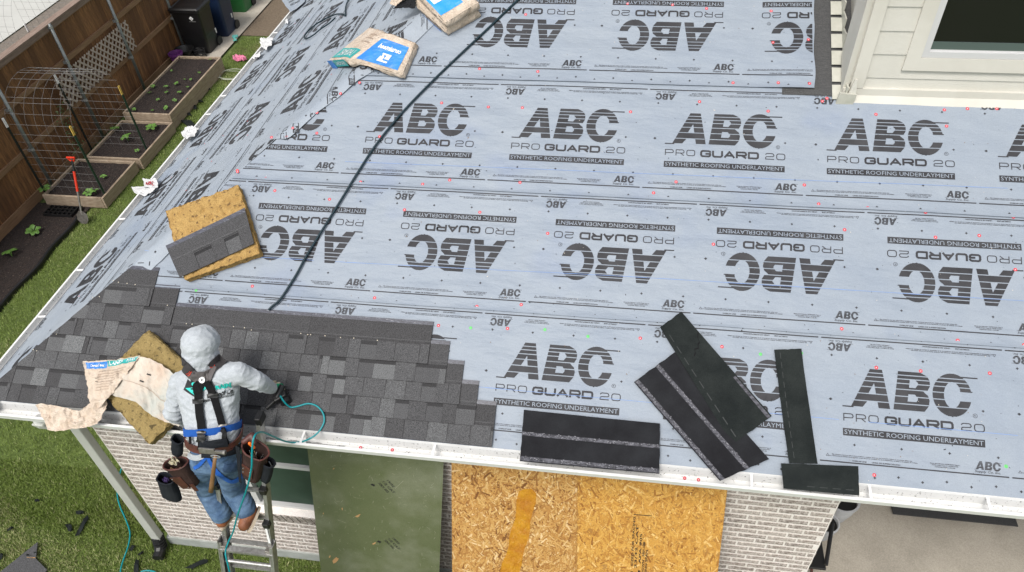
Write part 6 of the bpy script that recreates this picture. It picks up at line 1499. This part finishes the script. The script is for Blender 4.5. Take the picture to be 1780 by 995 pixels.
def ptext(txt, x0, y0, dx, dy, hpx, mat, par=None, off=.008, shear=0.0, bold=.02):
    L = math.hypot(dx, dy); q = textquads(txt, L, hpx, bold=bold, shear=shear); m = MB(); ux, uy = dx / L, dy / L
    for f in q:
        P = []
        for x, y in f:
            h = hit(BV, x0 + ux * x + uy * y, y0 + uy * x - ux * y)
            if not h: break
            P.append(h[0] + h[1] * off)
        else: m.poly(P)
    return obj('shirt_lettering', m, mat, par or hoodie)
ppoly('shirt_print', [(329, 656), (320, 678), (341, 691), (352, 676), (352, 662)], m_blk, .006)
ppoly('shirt_print', [(323.5, 675.5), (366, 670), (342, 690)], m_tealp, .0085)
ppoly('shirt_print', [(338 + 3.6 * math.cos(k * .63), 667.5 + 3.6 * math.sin(k * .63)) for k in range(10)], m_tealp, .0085, sub=1)
ptext('LIV', 334, 683, 24, -3.5, 7.5, m_blk, off=.011, bold=.06)
ptext('RAIN', 375.5, 678.5, 28, -6.5, 8.5, m_tealp, bold=.06, shear=.1); ptext('Roof Co.', 374, 690, 32, -7, 8.0, m_blk, shear=.5); ptext('www.LivRainRoof.com', 353, 700, 54, -12.5, 5.5, m_blk, shear=.5)
# harness
strap('shoulder_pad', [(312, 627), (321, 636), (330, 644), (337, 652)], 17, m_padd, .008, .008); strap('shoulder_pad', [(398, 617), (388, 624), (376, 632), (367, 641)], (22, 17), m_padd, .008, .008)
o = ppoly('back_plate', [(327, 651), (340, 645), (353, 645), (366, 639), (379, 640), (369, 662), (357, 670), (346, 668)], m_pad, .013, par=person); sm = o.modifiers.new('t', 'SOLIDIFY'); sm.thickness = .006
for a, c in (((326, 648), (333, 641)), ((330, 653), (337, 646)), ((362, 634), (368, 638)), ((370, 636), (377, 640))): strap('red_stitching', [a, ((a[0] + c[0]) / 2, (a[1] + c[1]) / 2), c], 1.2, m_redp, .0225, .001, nseg=3)
strap('webbing', [(347, 663), (343, 672), (347, 684)], (8, 14), m_web, .020, .004); strap('webbing', [(364, 662), (368, 672), (370, 684)], (8, 13), m_web, .020, .004)
wL = strap('suspender_strap', [(350, 661), (347.5, 684), (348.5, 712), (352, 736), (353.5, 753)], 14, m_web, .017, .004); wR = strap('suspender_strap', [(361, 661), (371, 684), (377.5, 706), (384, 730), (388, 743)], 13, m_web, .017, .004)
strap('slider_buckle', [(338, 697), (347, 696.5), (357, 695.5)], 7.5, m_blackp, .023, .006); strap('slider_buckle', [(362, 688), (371.5, 686.5), (381, 685)], 7.5, m_blackp, .023, .006)
strap('metal_ring', [(378, 741), (386.5, 739.5), (394, 738)], 3.0, m_steel, .021, .004); strap('metal_ring', [(345, 751), (353, 750), (361, 749)], 3.0, m_steel, .021, .004)
strap('webbing', [(387, 742), (390, 755), (394, 772)], 7, m_web, .022, .004); strap('buckle', [(385, 745), (388, 752), (389, 760)], 8, m_blackp, .026, .008); strap('webbing', [(353, 752), (352, 765), (351, 780)], 10, m_web, .022, .004); strap('buckle', [(354, 752), (353, 759), (352, 766)], 14, m_blackp, .026, .010)
h = hit([bvh], 355, 660); c = h[0] + h[1] * .030; ax = h[1]
m = MB(); m.lathe(c, [(.001, 0), (.0225, 0), (.0225, .004), (.001, .004)], 22, ax=ax); dsc = obj('round_badge', m, m_white, person)
X_ = ax.cross(Vector((0, 0, 1))).normalized(); Y_ = X_.cross(ax)
m = MB()
for th in (.9, -.9): d = X_ * math.cos(th) - Y_ * math.sin(th); e = d.cross(ax) * .0025; m.poly([c + ax * .0046 - d * .010 - e, c + ax * .0046 + d * .010 - e, c + ax * .0046 + d * .010 + e, c + ax * .0046 - d * .010 + e])
obj('badge_mark', m, m_blk, dsc)
m = MB(); R_ = [c - ax * .004 + X_ * .016 * math.cos(a) - Y_ * (-.024 + .014 * math.sin(a) * -1) for a in [math.pi * k / 10 for k in range(11)]]; m.tube([c - X_ * .016] + [c - ax * .002 + X_ * (-.016 * math.cos(math.pi * k / 10)) - Y_ * (-1) * (.018 + .012 * math.sin(math.pi * k / 10)) for k in range(11)] + [c + X_ * .016], .0035, 8); obj('d_ring', m, m_steel, person)
# belts: bands right round the waist
def band(name, t0, t1, ex, mat, par=person, n=44):
    m = MB(); mid = ring((t0 + t1) / 2, ex, n); mo = ring((t0 + t1) / 2, ex + .006, n); up = (waist - pel).normalized(); X = (SPX - up * SPX.dot(up)).normalized(); h = up * (.034 if name == 'blue_belt' else .032)
    m.loft([[p - h for p in mid], [p - h for p in mo], [p + h for p in mo], [p + h for p in mid], [p - h for p in mid]], caps=False); o = obj(name, m, mat, par); return o
blt = band('blue_belt', 2.2, 2.4, .012, m_bluew); band('leather_belt', 1.7, 1.84, .020, m_leather)
strap('belt_loop', [(335, 757), (335.5, 768)], 4.5, m_web, .026, .003); strap('belt_pad', [(349, 771), (370, 769), (395, 764)], 14, m_nyl, .032, .006)
def side_pt(px, py, y): return V3(px, py, y)
def pouch(label, top, bot, w, d, w2, d2, mat, rim, facing=Vector((0, -1, .4)), fill=None, ov=True):
    ax = (bot - top).normalized(); X = facing.cross(ax).normalized(); D = ax.cross(X).normalized(); L = (bot - top).length; m = MB(); n = 22
    def rg(t, a, b): return [top + Vector((.006 * noise.noise(Vector((q * 1.5, t * 2, w * 90))), .004 * noise.noise(Vector((q * 2, t * 3, d * 90))), .007 * noise.noise(Vector((q, t, w * 50))))) + ax * L * t + X * a * math.copysign(abs(math.cos(q)) ** .8, math.cos(q)) + D * b * math.copysign(abs(math.sin(q)) ** .8, math.sin(q)) for q in [2 * math.pi * k / n for k in range(n)]]
    f = lambda t: (w + (w2 - w) * t, d + (d2 - d) * t)
    m.loft([rg(.45, *[x * .80 for x in f(.45)]), rg(0.02, w * .90, d * .88), rg(0, w, d), rg(.2, *f(.2)), rg(.6, f(.6)[0] * 1.04, f(.6)[1] * 1.05), rg(.92, *f(.92)), rg(1, w2 * .7, d2 * .6)])
    o = obj('pouch', m, mat, person, smooth=False, label=label)
    r_ = rg(0, w, d); m = MB(); m.tube(r_ + r_[:2], .0065, 7, caps=False); obj('rim', m, rim, o)
    return o, (lambda a, b, off=0.0: top + ax * L * b + X * a * f(b)[0] - D * (f(b)[1] * 1.02 + off) if (D.dot(facing) < 0) else top + ax * L * b + X * a * f(b)[0] + D * (f(b)[1] * 1.02 + off))
F0 = Vector((0, -.75, .66))
pouch('small black pouch at the left hip', side_pt(309, 764, 2.80), side_pt(308, 790, 2.80), .042, .034, .040, .030, m_nyl, m_nyl, F0)
p2, g2_ = pouch('large brown rimmed pouch with a pale glove, left side', side_pt(305, 806, 2.72), side_pt(335, 843, 2.72), .095, .055, .060, .035, m_bag, m_leather, F0)
p3, g3_ = pouch('hanging black pouch lowest on the left', side_pt(288, 832, 2.70), side_pt(300, 866, 2.70), .066, .045, .082, .040, m_nyl, m_nyl, F0)
p4, g4_ = pouch('large brown rimmed pouch on the right', side_pt(444, 782, 2.74), side_pt(436, 832, 2.74), .098, .066, .066, .040, m_bag, m_leather, F0)
p5, g5_ = pouch('small black side pouch on the right', side_pt(465, 803, 2.74), side_pt(461, 838, 2.74), .058, .036, .030, .024, m_nyl, m_nyl, F0)
def patchq(g, a0, a1, b0, b1, off, mat, nm, par):
    m = MB(); m.hexa([g(a0, b1, off), g(a1, b1, off), g(a1, b0, off), g(a0, b0, off)], [g(a0, b1, off + .004), g(a1, b1, off + .004), g(a1, b0, off + .004), g(a0, b0, off + .004)]); return obj(nm, m, mat, par)
patchq(g2_, -.9, .1, .35, .95, .002, m_leather, 'leather_patch', p2); patchq(g2_, .3, .85, .75, 1.1, .002, m_leather, 'leather_patch', p2)
patchq(g4_, -.6, .5, .40, .74, .002, m_leather, 'leather_patch', p4); patchq(g4_, -1.1, -.75, -.1, 1.15, .002, m_nyl, 'leather_strap', p4)
for par, tp_, w_ in ((p2, side_pt(312, 812, 2.71), .050), (p4, side_pt(446, 790, 2.735), .060), (p5, side_pt(465, 808, 2.74), .025)):
    for k in range(9):
        q = tp_ + Vector((random.uniform(-w_, w_), random.uniform(-.02, .02), random.uniform(-.03, .01))); d = Vector((random.uniform(-.5, .5), random.uniform(-.5, .3), .8)).normalized(); m = MB(); m.tube([q - d * .03, q + d * random.uniform(.02, .04)], random.choice([.002, .003, .0045]), 6); obj('nail', m, random.choice([m_clamp, m_steel, m_tanl, m_web]), par)
for g, par, L_ in ((g2_, p2, ((-.8, .42), (-.05, .88))), (g4_, p4, ((-.45, .52), (.25, .52), (-.45, .65), (.25, .65)))):
    for a, b in L_: m = MB(); m.sphere(g(a, b, .007), .0038, 8); obj('rivet', m, m_clamp, par)
crumple('spare_glove', '', '', side_pt(303, 803, 2.72) - Vector((0, 0, .03)), .035, .030, .05, m_glove, 4, parent=p2)
crumple('rag', '', '', side_pt(287, 832, 2.70) - Vector((0, 0, .035)), .028, .022, .03, M('violet_rag', (.08, .05, .16), .8), 6, parent=p3)
m = MB(); a = side_pt(434, 771, 2.70); cap_(m, a, a + Vector((.008, .01, -.062)), .0115, .0105, 12); obj('knife_handle', m, m_org, p4, smooth=True)
m = MB(); cap_(m, side_pt(424, 768, 2.76), side_pt(438, 758, 2.80), .020, .026); cap_(m, side_pt(438, 758, 2.80), side_pt(442, 770, 2.76), .026, .016); remesh('leather_flap', m, .006, 2, m_leather, person)
# leg loops of the harness
for pts in ([(360, 792), (354, 800), (347, 808), (338, 814)], [(362, 793), (368, 806), (377, 818), (388, 828)], [(375, 820), (388, 828), (402, 836), (414, 832), (421, 824)]): strap('leg_strap', pts, 6, m_bluew, .008, .003, bvs=[bvj])
strap('seat_pad', [(352, 786), (375, 786), (398, 782), (418, 774)], 12, m_nyl, .020, .008)
strap('back_pocket', [(388, 812), (398, 815), (410, 812)], 14, M('denim_dark', (.04, .08, .16), .9), .003, .002, bvs=[bvj])
strap('shirt_hem', [(322, 787), (332, 793), (345, 795), (356, 790)], 9, m_hood, .006, .006, bvs=[bvj, bvh])

# ================================================================== HAMMER, NAILER, TEAL HOSES
hm = thing('hammer', 'roofing hammer with a wooden handle hanging from the back of the tool belt', 'hammer', side_pt(372, 820, 2.64))
a, b_ = side_pt(346, 783, 2.645), side_pt(391, 787, 2.645)
m = MB(); m.bar(a, a.lerp(b_, .62), .045, .014, up=(0, -1, .3)); m.bar(a.lerp(b_, .62), b_, .022, .020, up=(0, -1, .3)); m.tube([b_ - (b_ - a).normalized() * .012, b_ + (b_ - a).normalized() * .006], .018, 12); bevel(obj('head', m, m_steel, hm), .003)
m = MB(); h0, h1 = side_pt(374.5, 792, 2.638), side_pt(366.5, 855, 2.60); m.tube([h0, h0.lerp(h1, .3), h0.lerp(h1, .8), h1], [.012, .014, .0175, .018], 12, sx=.75); obj('handle', m, m_wood, hm, smooth=True)
m = MB(); q = side_pt(375, 793, 2.63); m.tube([q + Vector((.035 * math.cos(t), -.004, .014 * math.sin(t))) for t in [2 * math.pi * k / 16 for k in range(17)]], .003, 6, caps=False); obj('hanger_ring', m, m_clamp, hm)
ng = thing('nail_gun', 'black pneumatic roofing nailer in the right hand of the worker', 'nail gun', RP(488, 690, .03))
c = RP(487, 690, .09); Rn = Matrix((Vector((.80, .50, .3)).normalized(), Vector((-.5, .8, .3)).normalized(), Vector((0, -.4, .9)).normalized())).transposed()
m = MB(); m.box(c, (.11, .055, .06), Rn); bevel(obj('housing', m, m_blackp, ng), .012, 3)
m = MB(); m.tube([c + Rn @ Vector((-.02, 0, .02)), c + Rn @ Vector((.055, .06, .03))], .024, 14); obj('cylinder_cap', m, m_blackp, ng)
m = MB(); m.tube([c + Rn @ Vector((.02, -.06, -.035)), c + Rn @ Vector((.02, -.01, -.035))], .040, 18); obj('magazine', m, m_binb, ng)
m = MB(); m.bar(c + Rn @ Vector((-.05, -.005, 0)), c + Rn @ Vector((-.13, -.03, .01)), .032, .030); bevel(obj('handle', m, m_blackp, ng), .008)
m = MB(); m.bar(c + Rn @ Vector((.03, .02, -.03)), c + Rn @ Vector((.035, .025, -.085)), .022, .028); obj('nose', m, m_steel, ng)
T = [RP(487, 688, .13), RP(495, 700, .10), RP(505, 708, .05), RP(516, 707, .045), RP(536, 702, .045), RP(552, 707, .045), RP(562, 720, .045), RP(563, 735, .045), RP(553, 752, .045), RP(538, 763, .05), V3(520, 769, 3.06), V3(498, 768, 3.00), V3(475, 759, 2.90), V3(458, 752, 2.80), V3(446, 754, 2.70), V3(440, 766, 2.64), V3(438, 790, 2.60), V3(437, 815, 2.57), V3(429, 850, 2.56), V3(414, 893, 2.58), V3(405, 925, 2.60), V3(396, 945, 2.58), V3(392, 962, 2.5), V3(397, 985, 2.45), V3(402, 1010, 2.42), V3(404, 1060, 2.40)]
m = MB(); m.tube(catmull(T, 8), .0068, 8); obj('air_line', m, m_hoset, loc=T[0], label='thin teal air line curling from the nailer over the gutter and down past the worker', cat='hose', smooth=True)
T = [GZ(*z7(x, y), .02) for x, y in ((715, 380), (693, 455), (688, 500), (690, 560), (708, 620), (735, 680), (757, 740), (762, 780), (752, 840), (728, 910), (712, 960), (708, 1000), (730, 1040), (790, 1030), (830, 992), (862, 986), (900, 990), (930, 1010))]
m = MB(); m.tube(catmull(T, 8), .0085, 8); obj('air_line', m, m_hoset, loc=T[0], label='teal air line lying on the lawn left of the downspout', cat='hose', smooth=True)
